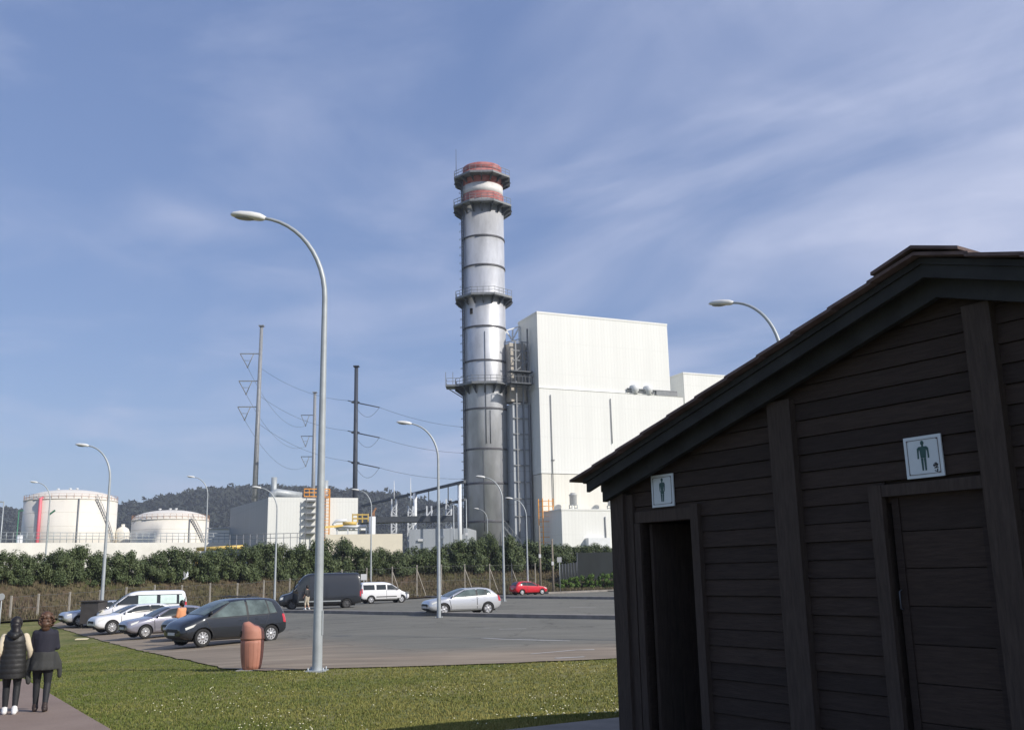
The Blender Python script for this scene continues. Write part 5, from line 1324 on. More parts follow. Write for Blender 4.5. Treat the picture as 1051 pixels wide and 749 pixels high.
walkway(174.5, 5.15, 1.3); walkway(204, 5.3, 1.7, 'steel_md'); walkway(300, 5.1, 1.5); zp4 = walkway(391, 5.3, 1.7)
mb = MB()   # red painted screen behind the second railing and red parapet
z2 = tz(203); mb.lathe([(RT + .06, z2 + .1), (RT + .06, z2 + 1.5)], 48, (TC.x, TC.y, 0), True, False); mb.build('red_screen', 'redband', ST)
# jutting landing at the left of the lowest walkway
mb = MB(); mb.box((TC.x - 5.6, TC.y - 1.5, zp4 - .18), (2.6, 3.0, .34)); 
for x_ in (-6.85, -5.6): mb.bar((TC.x + x_, TC.y - 2.9, zp4), (TC.x + x_, TC.y - 2.9, zp4 + 2.2), .09)
for z_ in (.55, 1.1): mb.bar((TC.x - 6.85, TC.y - 2.9, zp4 + z_), (TC.x - 4.4, TC.y - 2.9, zp4 + z_), .07); mb.bar((TC.x - 6.85, TC.y - 2.9, zp4 + z_), (TC.x - 6.85, TC.y - .1, zp4 + z_), .07)
mb.bar((TC.x - 6.8, TC.y - 1.5, zp4 - .3), (TC.x - 3.8, TC.y - 1, zp4 - 2.2), .15); mb.build('landing', 'steel_md', ST)
# ladder with cage up the left side, antenna, hand rails, small fittings
mb = MB(); a = R(205); lx, ly = TC.x + math.cos(a) * (RT + .25), TC.y + math.sin(a) * (RT + .25)
d_ = Vector((math.cos(a), math.sin(a), 0)); t_ = Vector((-d_.y, d_.x, 0))
for s_ in (-.35, .35): mb.bar(Vector((lx, ly, 3)) + t_ * s_, Vector((lx, ly, zTop - 3)) + t_ * s_, .2)
z_ = 3
while z_ < zTop - 3: mb.bar(Vector((lx, ly, z_)) - t_ * .35, Vector((lx, ly, z_)) + t_ * .35, .06); z_ += .6
z_ = 5
while z_ < zTop - 4:
    mb.tube([Vector((lx, ly, z_)) - t_ * .38, Vector((lx, ly, z_)) + d_ * .5 - t_ * .35, Vector((lx, ly, z_)) + d_ * .6 + t_ * .35, Vector((lx, ly, z_)) + t_ * .38], .035, 4); z_ += 1.5
mb.build('ladder', 'steel_dk', ST)
mb = MB(); q = at(472.5, 151, 167.5); mb.tube([(TC.x - RT - .9, TC.y - 2, tz(178)), (TC.x - RT - .9, TC.y - 2, q.z)], [.06, .03], 6); mb.build('antenna', 'steel_dk', ST)
mb = MB()
for dx, y0, y1 in ((.15, 340, 455), (-.4, 462, 545), (.9, 421, 455)):
    mb.tube([(TC.x + dx, TC.y - math.sqrt(RT ** 2 - dx * dx) - .05, tz(y0)), (TC.x + dx, TC.y - math.sqrt(RT ** 2 - dx * dx) - .05, tz(y1))], .06, 6)
mb.build('conduit', 'steel_dk', ST)
mb = MB(); z_ = tz(318); mb.box((TC.x - 2.2, TC.y - math.sqrt(RT ** 2 - 2.2 ** 2) - .02, z_), (.5, .3, 1.0)); mb.build('inspection_hatch', 'black', ST)

# transition casing between stack and boiler house
HR = bthing('flue_casing', 'grey steel casing with open frame linking stack and boiler house', 'duct')
def zpy(py): return at(528, py, 168).z - ZB
mb = MB(); block(mb, -3.6, -.35, 3.6, 8.0, 0, zpy(415)); mb.build('casing_wall', 'hrsg', HR)
mb = MB(); block(mb, -3.6, -.5, 4.4, 7.6, zpy(412), zpy(352)); mb.build('duct', 'beige', HR)
fr = MB()
for x_ in (-2.9, -1.6, -.55):
    fr.bar((x_, 3.4, 0), (x_, 3.4, zpy(352 if x_ < -1 else 338)), .24)
for py in (352, 361, 371, 384, 398, 415, 430, 446, 462, 478, 495, 512, 530):
    fr.bar((-3.6, 3.4, zpy(py)), (-.35, 3.4, zpy(py)), .16)
fr.bar((-3.4, 3.3, zpy(384)), (-.5, 3.3, zpy(371)), .15); fr.bar((-2.9, 3.3, zpy(371)), (-1.6, 3.3, zpy(361)), .12); fr.bar((-1.6, 3.3, zpy(361)), (-.55, 3.3, zpy(371)), .12)
fr.build('steel_frame', 'steel_md', HR)
pf = MB()
for py in (384, 396): block(pf, -4.6, -.4, 1.6, 3.3, zpy(py) - .1, zpy(py) + .1)
for x_ in range(7): pf.bar((-4.5 + x_ * .66, 1.65, zpy(396)), (-4.5 + x_ * .66, 1.65, zpy(396) + 1.2), .08)
pf.bar((-4.5, 1.65, zpy(396) + 1.2), (-.4, 1.65, zpy(396) + 1.2), .08); pf.build('platform', 'steel_dk', HR)
tr = MB()
for (a, c) in (((-5.9, zpy(338)), (-.3, zpy(330))), ((-5.9, zpy(350)), (-.3, zpy(343))), ((-5.9, zpy(350)), (-4.0, zpy(336))), ((-4.0, zpy(336)), (-2.4, zpy(345))), ((-2.4, zpy(345)), (-.3, zpy(330))), ((-.3, zpy(330)), (-.3, zpy(352))), ((-2.4, zpy(345)), (-2.2, zpy(333)))):
    tr.bar((a[0] * .7, 7.4, a[1]), (c[0] * .7, 7.4, c[1]), .22)
tr.build('roof_truss', 'white_steel', HR)
# stair at the foot
stf = MB()
for fl_ in range(2):
    a, c = bl(-4.5 + fl_ * .3, -1.5 - fl_, 0), bl(1.0, -1.5 - fl_, 0)
for i, (p0, p1, z0, z1) in enumerate((((517, 540), (535, 562), 0, 0), ((517, 548), (530, 566), 0, 0))):
    a = at(p0[0], p0[1], 160); c = at(p1[0], p1[1], 160)
    stf.bar(a, c, .25); stf.bar(a + Vector((0, .9, 0)), c + Vector((0, .9, 0)), .25); stf.bar(a + Vector((0, 0, 1.1)), c + Vector((0, 0, 1.1)), .08)
    for k in range(5): q = a.lerp(c, k / 4); stf.bar(q, q + Vector((0, 0, 1.1)), .07); stf.bar(q + Vector((0, 0, 0)), q + Vector((0, .9, 0)), .15)
    stf.bar(a, (a.x, a.y, 2.7), .2)
tag(stf.build('steel_stair', 'steel_md', None, at(520, 562, 160)), 'steel stair flights at the foot of the chimney stack behind the hedge', 'stairs')

# gantry structure left of the stack
GT = thing('pipe_gantry', 'dark steel pipe gantry rising towards the chimney stack on white columns', 'gantry', at(430, 560, 150))
mb = MB()
def gl(px0, y0, px1, y1, d0, d1, w_, m_=mb): m_.bar(at(px0, y0, d0), at(px1, y1, d1), w_)
gl(372, 519, 477, 494, 185, 152, .42); gl(413, 530, 477, 512.5, 178, 154, .38)
for px, y0, y1, d in ((404, 512, 522, 175), (425, 506, 520, 168), (440, 502, 525, 163), (460, 498, 515, 158), (475, 495, 548, 152)): gl(px, y0, px, y1, d, d, .16)
mb.build('beam', 'steel_dk', GT)
for px, y0, y1, d, w_ in ((471.5, 497, 533, 154, .32), (426, 506, 537, 166, .32)):
    c = MB(); a = at(px, y0, d); b_ = at(px, y1 + 30, d); c.tube([a, (a.x, a.y, 2.7)], w_, 10); c.build('column', 'white_steel', GT)
def lattice(T, px, y0, d, w_=1.1, name='lattice_column', tip=None):
    a = at(px, y0, d); c = MB(); h = w_ / 2; zb = 2.7
    for sx in (-h, h):
        for sy in (-h, h): c.bar((a.x + sx, a.y + sy, zb), (a.x + sx * .8, a.y + sy * .8, a.z), .16)
    z_ = zb; k = 0
    while z_ < a.z - .9:
        for sy in (-h, h): c.bar((a.x - h * (1 if k % 2 else -1), a.y + sy, z_), (a.x + h * (1 if k % 2 else -1), a.y + sy, z_ + 1), .09); c.bar((a.x - h, a.y + sy, z_), (a.x + h, a.y + sy, z_), .09)
        for sx in (-h, h): c.bar((a.x + sx, a.y - h, z_), (a.x + sx, a.y + h, z_ + 1), .08)
        z_ += 1.0; k += 1
    if tip: t = at(px, tip, d); c.tube([(a.x, a.y, a.z), (t.x, t.y, t.z)], [.12, .03], 6)
    c.build(name, 'white_steel', T)
for px, y0, d, tip in ((404.5, 512, 172, 493), (421.5, 519, 165, 490), (440.5, 519, 160, None), (460.5, 512, 158, None)): lattice(GT, px, y0, d, .95, 'lattice_column', tip)
mb = MB(); gl(372, 536.5, 480, 535.5, 150, 150, .5); gl(372, 541, 480, 540, 150.5, 150.5, .35); mb.box(at(420, 533, 158), (16, 3, .9)); mb.build('walkway_deck', 'steel_dk', GT)
mb = MB(); gl(384, 542, 416, 542, 146, 146, .45); 
for px in (384.5, 398, 413): gl(px, 542, px, 552, 146, 146, .3)
mb.build('cream_pipe', 'cream', GT)
LB = thing('service_building', 'low grey clad service building behind the hedge left of the stack', 'building', at(450, 562, 158))
mb = MB(); a = at(420, 543, 156); c = at(480, 543, 156); mb.prism([(a.x, a.y, 2.5), (c.x, c.y, 2.5), (c.x + 1, c.y + 9, 2.5), (a.x + 1, a.y + 9, 2.5)], (0, 0, 0), (0, 0, a.z - 2.5)); mb.build('wall', 'hrsg', LB)
mb = MB(); q = at(432, 554, 155.8); mb.box(q, (.9, .1, .35)); q = at(454, 551, 155.8); mb.box(q, (.5, .1, .35)); mb.build('wall_plate', 'signwhite', LB)
mb = MB()
for i in range(8): gl(440 + i * 1.4, 536 + i * 2.3, 441.4 + i * 1.4, 538.3 + i * 2.3, 152, 152, .3)
for y_ in (546, 550, 554): gl(456, y_, 479, y_, 153, 153, .18)
for px in (456, 464, 472, 479): gl(px, 543, px, 562, 153, 153, .2)
mb.build('outside_stair', 'steel_dk', LB)
# floodlight mast
q = at(465.5, 516, 140); FM = thing('floodlight_mast', 'slim mast with two dark floodlights left of the stack', 'floodlight', (q.x, q.y, 2.8)); mb = MB(); mb.tube([(q.x, q.y, 2.6), q], [.1, .06], 8); mb.bar(q + Vector((-.55, 0, -.05)), q + Vector((.55, 0, -.05)), .07); mb.build('mast', 'galv', FM)
for sx in (-1, 1): mb = MB(); mb.box(q + Vector((sx * .48, -.1, .15)), (.42, .3, .4), Matrix.Rotation(R(25), 3, 'X')); mb.build('floodlight', 'steel_dk', FM)
q = at(478.5, 512, 141); FM = thing('slim_mast', 'slim pale mast with small white box against the stack', 'mast', (q.x, q.y, 2.8)); mb = MB(); mb.tube([(q.x, q.y, 2.6), q], [.1, .06], 8); mb.build('pole', 'galv', FM); mb = MB(); z_ = at(478.5, 548, 141).z; mb.box((q.x, q.y - .15, z_), (.3, .25, .35)); mb.build('box', 'signwhite', FM)

# gabled plant building on the left
GK = at(274, 555, 150); GK.z = 0; gx = Vector((.93, .37, 0)).normalized(); gy = Vector((-.42, .91, 0)).normalized()
GB = thing('plant_building', 'white and grey plant building with roof duct and orange stair', 'building', (GK.x, GK.y, 2.7))
zg = at(274, 510, 150).z; 
def gpx(px, py): q = onplane(px, py, GK, Vector((gx.y, -gx.x, 0))); return (q - GK).dot(gx), q.z
xg, _ = gpx(367.5, 512)
P_ = lambda x, y, z: GK + gx * x + gy * y + Vector((0, 0, z))
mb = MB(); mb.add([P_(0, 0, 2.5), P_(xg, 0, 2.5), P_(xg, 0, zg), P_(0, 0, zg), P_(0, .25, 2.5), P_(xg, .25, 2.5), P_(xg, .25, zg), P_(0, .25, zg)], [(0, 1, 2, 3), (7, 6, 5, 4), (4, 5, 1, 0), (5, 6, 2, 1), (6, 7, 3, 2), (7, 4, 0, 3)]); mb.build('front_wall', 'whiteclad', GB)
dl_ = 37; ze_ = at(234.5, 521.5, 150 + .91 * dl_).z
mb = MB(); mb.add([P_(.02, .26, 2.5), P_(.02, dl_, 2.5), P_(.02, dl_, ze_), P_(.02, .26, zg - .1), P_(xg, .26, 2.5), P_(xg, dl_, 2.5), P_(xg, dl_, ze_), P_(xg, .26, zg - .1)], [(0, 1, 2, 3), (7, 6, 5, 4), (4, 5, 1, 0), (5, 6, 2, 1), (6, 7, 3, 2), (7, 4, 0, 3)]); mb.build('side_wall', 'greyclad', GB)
x0_, _ = gpx(282, 505); x1_, _ = gpx(314, 505)
mb = MB(); mb.tube([P_(x0_, 3, zg - .2), P_(x0_ + .3, 3, zg + .7), P_(x0_ + .9, 3, zg + .95), P_(x1_, 3, zg + .45)], [.45, .65, .65, .6], 14); mb.build('roof_duct', 'galv', GB)
for px, yt in ((289, 489.5), (343.5, 490.8)):
    xx, _ = gpx(px, 500); t = at(px, yt, 156); mb = MB(); mb.tube([P_(xx, 6, zg - 1), Vector((P_(xx, 6, 0).x, P_(xx, 6, 0).y, t.z))], .46, 14); mb.build('exhaust_pipe', 'galv', GB)
x0_, _ = gpx(329, 520); x1_, _ = gpx(337, 520)
mb = MB(); 
for xx in (x0_ + .3, x1_): mb.bar(P_(xx, -.7, 2.6), P_(xx, -.7, zg + 1.2), .16)
z_ = 3
while z_ < zg + 1: mb.bar(P_(x0_ + .3, -.7, z_), P_(x1_, -.7, z_), .07); z_ += .5
xa_, _ = gpx(312, 505); xb_, _ = gpx(338, 505)
for dz in (.15, .75, 1.3): mb.bar(P_(xa_, -.2, zg + dz), P_(xb_, -.2, zg + dz), .14)
for i in range(6): mb.bar(P_(xa_ + (xb_ - xa_) * i / 5, -.2, zg + .1), P_(xa_ + (xb_ - xa_) * i / 5, -.2, zg + 1.35), .1)
mb.build('orange_ladder', 'orange', GB)
x0_, _ = gpx(313, 520); x1_, _ = gpx(323, 520); mb = MB()
for y_ in (514, 520, 527, 533, 540, 547): _, zz = gpx(318, y_); mb.box(P_((x0_ + x1_) / 2, -.5, zz), (1.7, .9, .22), Matrix.Rotation(math.atan2(gx.y, gx.x), 3, 'Z'))
for xx in (x0_, x1_): mb.bar(P_(xx, -.9, 2.6), P_(xx, -.9, zg), .12)
mb.build('stair_landing', 'steel_md', GB)
# cream walls and low pipework right of it
CW = thing('boundary_wall', 'cream low wall in front of pipework right of the plant building', 'wall', at(372, 560, 132))
mb = MB(); a = at(334, 548.5, 132); c = at(413, 548.5, 134); wallseg(mb, (a.x, a.y, 2.5), (c.x, c.y, 2.5), a.z - 2.5, .3); mb.build('wall', 'cream', CW)
PR = thing('pipe_rack', 'yellow and white pipes on short posts above the cream wall', 'pipes', at(365, 545, 145))
mb = MB()
for y_, w_, d in ((540.5, .4, 145), (543.5, .3, 146)): mb.tube([at(345, y_, d), at(376, y_ - .3, d)], w_ * .6, 8)
for px in (346, 357, 368, 376): mb.bar(at(px, 541, 145), at(px, 556, 145), .2)
mb.tube([at(345, 541, 145), at(342, 538, 145), at(345, 534.5, 145), at(356, 534, 145)], .22, 8)
mb.build('white_pipe', 'white_steel', PR)
mb = MB()
for y_ in (528, 532): mb.bar(at(362, y_, 145), at(378, y_, 145), .2)
for px in (362, 367, 372, 378): mb.bar(at(px, 527, 145), at(px, 536, 145), .16)
mb.tube([at(352, 537, 145), at(366, 537, 145)], .25, 8); mb.bar(at(333, 541, 143), at(352, 539, 145), .3); mb.build('yellow_frame', 'yellow', PR)
mb = MB(); mb.tube([at(382, 530, 144), Vector((at(382, 530, 144).x, 144, 2.7))], .5, 12); mb.build('standpipe', 'white_steel', PR)
mb = MB(); mb.bar(at(386, 521, 160), at(381, 530, 160), .25); mb.bar(at(381, 530, 160), at(386, 535, 160), .25); mb.bar(at(384, 524, 160), Vector((at(384, 524, 160).x, 160, 2.7)), .2); mb.build('red_support', 'rust', PR)

# storage tanks
def tank(pxl, pxr, ytop_rim, ycrown, d, label, steps):
    px = (pxl + pxr) / 2; r_ = (pxr - pxl) / 2 * d / FPX; c = at(px, 555, d); c.z = 2.6
    fa = math.degrees(math.atan2(-c.y, -c.x)); T = thing('storage_tank', label, 'tank', c, 'white storage tanks'); zt = at(px, ytop_rim, d - r_).z; zc = at(px, ycrown, d).z
    mb = MB(); mb.lathe([(r_, 2.6), (r_, zt)], 64, (c.x, c.y, 0))
    for k in range(1, 6): mb.lathe([(r_, 2.6 + (zt - 2.6) * k / 6 - .04), (r_ + .025, 2.6 + (zt - 2.6) * k / 6), (r_, 2.6 + (zt - 2.6) * k / 6 + .04)], 64, (c.x, c.y, 0), False, False)
    mb.build('shell', 'tankwhite', T)
    pf = [(r_ + .12, zt - .1), (r_ + .12, zt + .02)] + [(r_ * math.cos(i / 8 * 1.57) + .01, zt + (zc - zt) * math.sin(i / 8 * 1.57) * 1.0) for i in range(9)]
    mb = MB(); mb.lathe(pf, 64, (c.x, c.y, 0)); rf = mb.build('dome_roof', 'tankwhite', T)
    mb = MB()
    for k in range(40):
        a = k / 40 * 6.283; a2 = (k + 1) / 40 * 6.283
        for h in (.6, 1.15): mb.bar((c.x + math.cos(a) * r_, c.y + math.sin(a) * r_, zt + h), (c.x + math.cos(a2) * r_, c.y + math.sin(a2) * r_, zt + h), .05)
        mb.bar((c.x + math.cos(a) * r_, c.y + math.sin(a) * r_, zt), (c.x + math.cos(a) * r_, c.y + math.sin(a) * r_, zt + 1.15), .05)
    mb.build('railing', 'rust', T)
    mb = MB(); n = 22     # spiral stair down the right hand side
    prev = None
    for k in range(n + 1):
        a = R(fa) + R(30) + R(52) * k / n; z_ = zt - (zt - 3.2) * k / n * .85; rr_ = r_ + .5
        q = Vector((c.x + math.cos(a) * rr_, c.y + math.sin(a) * rr_, z_)); q2 = Vector((c.x + math.cos(a) * (r_ + .02), c.y + math.sin(a) * (r_ + .02), z_)); mb.bar(q2, q, .3, .06)
        mb.bar(q, q + Vector((0, 0, 1.1)), .05)
        if prev: mb.bar(prev, q, .1, .25); mb.bar(prev + Vector((0, 0, 1.1)), q + Vector((0, 0, 1.1)), .07)
        prev = q
    mb.build('spiral_stair', 'steel_md', T)
    mb = MB(); 
    for dx in (-.12, .02, .1): mb.lathe([(.2, 0), (.2, .35), (.35, .4), (.35, .6)], 10, (c.x + dx * r_ * 2, c.y - r_ * .2, zc - (zc - zt) * .12))
    mb.build('roof_vent', 'white_steel', T)
    return T, c, r_, zt
T1, c1_, r1_, zt1 = tank(26.5, 114.5, 511, 503, 235, 'large white storage tank with pink riser pipe at the left', 1)
mb = MB(); a = R(-103); mb.tube([(c1_.x + math.cos(a) * (r1_ - 1), c1_.y + math.sin(a) * (r1_ - 1), zt1 + .5), (c1_.x + math.cos(a) * (r1_ + .4), c1_.y + math.sin(a) * (r1_ + .4), zt1 + .1), (c1_.x + math.cos(a) * (r1_ + .4), c1_.y + math.sin(a) * (r1_ + .4), 3)], .38, 10); mb.build('riser_pipe', 'pinkpipe', T1)
mb = MB(); a = R(-57); mb.tube([(c1_.x + math.cos(a) * (r1_ + .2), c1_.y + math.sin(a) * (r1_ + .2), zt1), (c1_.x + math.cos(a) * (r1_ + .2), c1_.y + math.sin(a) * (r1_ + .2), 3)], .16, 8); mb.build('drain_pipe', 'steel_md', T1)
T2, c2_, r2_, zt2 = tank(137, 211.5, 532, 523.5, 230, 'smaller white storage tank with spiral stair beside the larger tank', 1)
mb = MB(); a = R(-43); mb.tube([(c2_.x + math.cos(a) * (r2_ + .2), c2_.y + math.sin(a) * (r2_ + .2), zt2), (c2_.x + math.cos(a) * (r2_ + .2), c2_.y + math.sin(a) * (r2_ + .2), 3)], .14, 8); mb.build('drain_pipe', 'steel_md', T2)
q = at(126, 546, 238); T3 = thing('small_tank', 'small round topped white tank between the two storage tanks', 'tank', (q.x, q.y, 2.7)); mb = MB(); mb.lathe([(1.6, 2.7), (1.6, q.z), (1.3, q.z + .8), (.7, q.z + 1.2), (.4, q.z + 1.3), (.4, q.z + 1.9)], 24, (q.x, q.y, 0)); mb.build('shell', 'tankwhite', T3)
# containment wall with hand rail, low sheds
CT = thing('containment_wall', 'long white containment wall with grey hand rail in front of the tanks', 'wall', at(120, 562, 170))
mb = MB(); a = at(-60, 557, 150); c = at(236, 556.5, 172); wallseg(mb, (a.x, a.y, 2.5), (c.x, c.y, 2.5), (a.z + c.z) / 2 - 2.5, .4); mb.build('wall', 'wallwhite', CT)
mb = MB(); a.z = (a.z + at(236, 556.5, 172).z) / 2; c.z = a.z
for h in (.55, 1.1, 1.6): mb.tube([a + Vector((0, 0, h)), c + Vector((0, 0, h))], .05, 6)
for i in range(46): q = a.lerp(c, i / 45); mb.tube([q, q + Vector((0, 0, 1.6))], .05, 6)
mb.build('handrail', 'galv', CT)
RL = thing('yard_handrail', 'grey handrail on posts along the foot of the plant building', 'railing', at(270, 555, 140)); mb = MB(); a = at(236, 553, 142); c = at(312, 551, 142)
for h in (0, .6): mb.tube([a + Vector((0, 0, h)), c + Vector((0, 0, h))], .05, 6)
for i in range(12): q = a.lerp(c, i / 11); mb.tube([Vector((q.x, q.y, 2.6)), q + Vector((0, 0, .6))], .05, 6)
mb.build('rail', 'steel_md', RL)
SH = thing('site_cabin', 'low white site cabin between the smaller tank and the plant building', 'cabin', at(224, 560, 185)); mb = MB(); q = at(214, 542.5, 185); r2 = at(236, 542.5, 185); mb.prism([(q.x, q.y, 2.5), (r2.x, r2.y, 2.5), (r2.x, r2.y + 3, 2.5), (q.x, q.y + 3, 2.5)], (0, 0, 0), (0, 0, q.z - 2.5)); mb.build('wall', 'wallwhite', SH); mb = MB(); mb.bar(q + Vector((-.3, -.15, .1)), r2 + Vector((.3, -.15, .1)), .3, .2); mb.build('roof_edge', 'signgrey', SH)
YP = thing('yellow_pipeline', 'yellow pipe running above the hedge beside the plant building', 'pipe', at(225, 562, 150)); mb = MB(); mb.tube([at(202, 563.5, 150), at(250, 561, 150)], .3, 8); mb.tube([at(202, 566, 150), Vector((at(202, 563.5, 150).x, 150, 2.7))], .2, 6); mb.build('pipe', 'yellow', YP)
q = at(20.5, 549, 175); WV = thing('valve_column', 'white valve column with cross arm in front of the large tank', 'valve', (q.x, q.y, 2.7)); mb = MB(); mb.tube([(q.x, q.y, 2.6), q], .5, 10); mb.bar(at(11, 563, 175), at(28, 562, 175), .7); mb.build('column', 'white_steel', WV)
for px, yt, d, mm, lb in ((50.5, 528, 160, 'green', 'green lamp mast before the pink pipe of the large tank'), (19.5, 524, 200, 'green', 'thin green mast left of the large tank'), (4, 515, 180, 'galv', 'thin grey mast with side lamp at the left edge')):
    if 'green' not in M: M['green'] = mat('green_mast', (.06, .22, .13), .5)
    q = at(px, yt, d); T = thing('yard_mast', lb, 'mast', (q.x, q.y, 2.7)); mb = MB(); mb.tube([(q.x, q.y, 2.6), q], [.14, .1], 8); mb.build('pole', mm, T); mb = MB(); mb.bar(q, q + Vector((-1.2 if px < 10 else .9, 0, .7 if px > 30 else .05)), .22); mb.build('lamp_arm', mm, T)

# transmission poles and wires
def tpole(pxb, yb, pxt, yt, d, rb, rt_, m_, label):
    t = at(pxt, yt, d); b_ = at(pxb, yb, d); k = (2.5 - b_.z) / (t.z - b_.z); base = b_.lerp(t, k)
    T = thing('transmission_pole', label, 'power pole', base); mb = MB(); mb.tube([base, t], [rb, rt_], 12); mb.build('shaft', m_, T)
    mb = MB(); mb.box(t + Vector((0, 0, .1)), (rt_ * 3, rt_ * 3, .25)); mb.build('cap', m_, T); return T, base, t
D1 = 230
T1p, b1, t1 = tpole(261, 520, 268.5, 335, D1, .78, .40, 'galv_dk', 'tall tapered steel transmission pole with three left arms on the left')
T2p, b2, t2 = tpole(321.5, 500, 323.3, 403, 330, .8, .5, 'galv_dk', 'distant transmission pole mostly behind the tall near street lamp')
M['pole_dark'] = mat('dark_pole', (.045, .055, .075), .6)
T3p, b3, t3 = tpole(364.3, 511, 365.8, 376.5, 215, .62, .42, 'pole_dark', 'dark strain transmission pole right of the near street lamp')
att1 = []; att2 = []; att3 = []
def varm(T, px0, y0, px1, ytip, d, m_):
    a = at(px0, y0, d); e = at(px1, y0, d); mb = MB(); mb.bar(a, e, .22); mb.build('cross_arm', m_, T)
    v = MB(); mid = a.lerp(e, .62); mid.z = at(px1, ytip, d).z; a2 = a.lerp(e, .35); v.tube([e, mid], .10, 6); v.tube([a2, mid], .10, 6); v.tube([e.lerp(mid, .5), a2.lerp(mid, .5)], .06, 5); v.sphere(mid, .22, 6); v.build('insulator', 'steel_md', T); return mid
for i, (y, yt, xr, xl) in enumerate(((363, 377, 268, 246.5), (391, 404.5, 266, 245.2), (417.5, 431, 264, 244))): att1.append(varm(T1p, xr, y, xl, yt, D1, 'galv_dk'))
for i, (y, yt) in enumerate(((426, 437), (447.5, 458), (468.5, 478.5))): att2.append(varm(T2p, 322, y, 309, yt, 330, 'steel_dk'))
for i, y in enumerate((413, 444, 475)):
    c = at(365, y, 215); l = at(357, y - 2, 214); r_ = at(389.5, y + 5, 214); mb = MB(); mb.prism([c + Vector(v) for v in ((-.9, -.2, -.12), (.9, -.2, -.3), (.9, -.2, .1), (0, -.2, .5), (-.9, -.2, .25))], (0, -.1, 0), (0, .3, 0)); mb.build('cross_arm', 'pole_dark', T3p)
    mb = MB(); mb.tube([l, c], .11, 6); mb.tube([c, r_], .13, 6)
    mb.build('insulator', 'pole_dark', T3p); mb = MB(); pts = []
    for k in range(13): u = k / 12; q = l.lerp(r_, u * .78 + .2); pts.append(q + Vector((0, -.3, -2.6 * (1 - (2 * u - 1) ** 2) - .2 + 0)))
    pts[-1] = r_; mb.tube(pts, .035, 5, False); mb.build('jumper_wire', 'pole_dark', T3p); att3.append((l, r_))
def wire(a, b_, sag, label):
    mb = MB(); pts = []
    for k in range(25): u = k / 24; pts.append(a.lerp(b_, u) + Vector((0, 0, -sag * 4 * u * (1 - u))))
    mb.tube(pts, .035, 4, False); o = mb.build('power_line', 'pole_dark', None, a); tag(o, label, 'power line', 'power lines between the transmission poles'); return o
HL = ('uppermost', 'middle', 'lowest')
for i in range(3):
    r_e = at(268 - i, 378 + i * 28.5, D1)
    wire(r_e, att3[i][0], 1.6, '%s power line from the left transmission pole to the dark pole' % HL[i])
    wire(att1[i], att2[i], 5, '%s power line from the left pole arms to the distant pole' % HL[i])
    wire(att3[i][1], at(520, 437 + i * 24, 260), 2.0, '%s power line running right from the dark pole behind the stack' % HL[i])

# ------------------------------------------------------------------ wooded hills
SIL = [(-700, 575), (-300, 545), (-100, 530), (0, 529), (60, 534), (120, 524), (150, 520), (170, 514), (200, 509), (240, 506), (290, 505), (340, 508), (400, 513), (440, 521), (480, 530), (560, 540), (700, 556), (900, 570), (1300, 580)]
mb = MB(); DH = 1300; cols = []; hxs = list(range(-700, 1301, 20))
for px in hxs:
    t = at(px, lerp_tab(SIL, px) + 3, DH); top = t.z
    col = []
    for k, f in enumerate((0, .25, .5, .75, 1, 1.1)):
        dd_ = 850 + (DH - 850) * f; q = at(px, 590, dd_); z_ = (-2 if k == 0 else top * sm(0, 1, f) * (1 if k < 5 else .9)); col.append((q.x, dd_, z_))
    cols.append(col)
w = 6; mb.add([v for c in cols for v in c], [(i * w + j, (i + 1) * w + j, (i + 1) * w + j + 1, i * w + j + 1) for i in range(len(cols) - 1) for j in range(w - 1)], True)
M['hill'] = mat('hill_ground', (.035, .045, .030), .95, var=.3, vscale=.01)
struct(mb.build('hill', 'hill', fixn=False))
vs = []; fs = []; tone = []; rnd = random.Random(9)
for i in range(5200):
    px = rnd.uniform(-120, 620); f = rnd.random() ** .6; top = at(px, lerp_tab(SIL, px) + 3, DH).z; dd_ = 850 + (DH - 850) * f; x = at(px, 590, dd_).x; z_ = top * sm(0, 1, f)
    hh = rnd.uniform(7, 15) * (1 if rnd.random() > .12 else 1.3); rr_ = rnd.uniform(3.5, 6.5); t = rnd.random()
    for k in range(16):
        d = Vector((rnd.gauss(0, 1), rnd.gauss(0, 1), rnd.gauss(0, 1))).normalized(); p_ = Vector((x, dd_, z_ + hh * .5)) + Vector((d.x * rr_, d.y * rr_, d.z * hh * .5)) * rnd.uniform(.6, 1)
        u = Vector((rnd.gauss(0, 1), rnd.gauss(0, 1), rnd.gauss(0, 1))).normalized(); a = u.orthogonal(); c = u.cross(a); s_ = rnd.uniform(1.2, 2.8); n0 = len(vs)
        vs += [p_ + a * s_, p_ - a * s_ * .5 + c * s_ * .8, p_ - a * s_ * .5 - c * s_ * .8]; fs.append((n0, n0 + 1, n0 + 2)); tone.append(max(0, min(1, t + rnd.gauss(0, .15))))
me = bpy.data.meshes.new('woods'); me.from_pydata(vs, [], fs); me.update(); a = me.attributes.new('tone', 'FLOAT', 'FACE'); a.data.foreach_set('value', tone); me.materials.append(M['leaf_fg'])
o = bpy.data.objects.new('woods', me); COL.objects.link(o); stuff(o, 'distant dark woodland covering the hills behind the plant', 'woods')

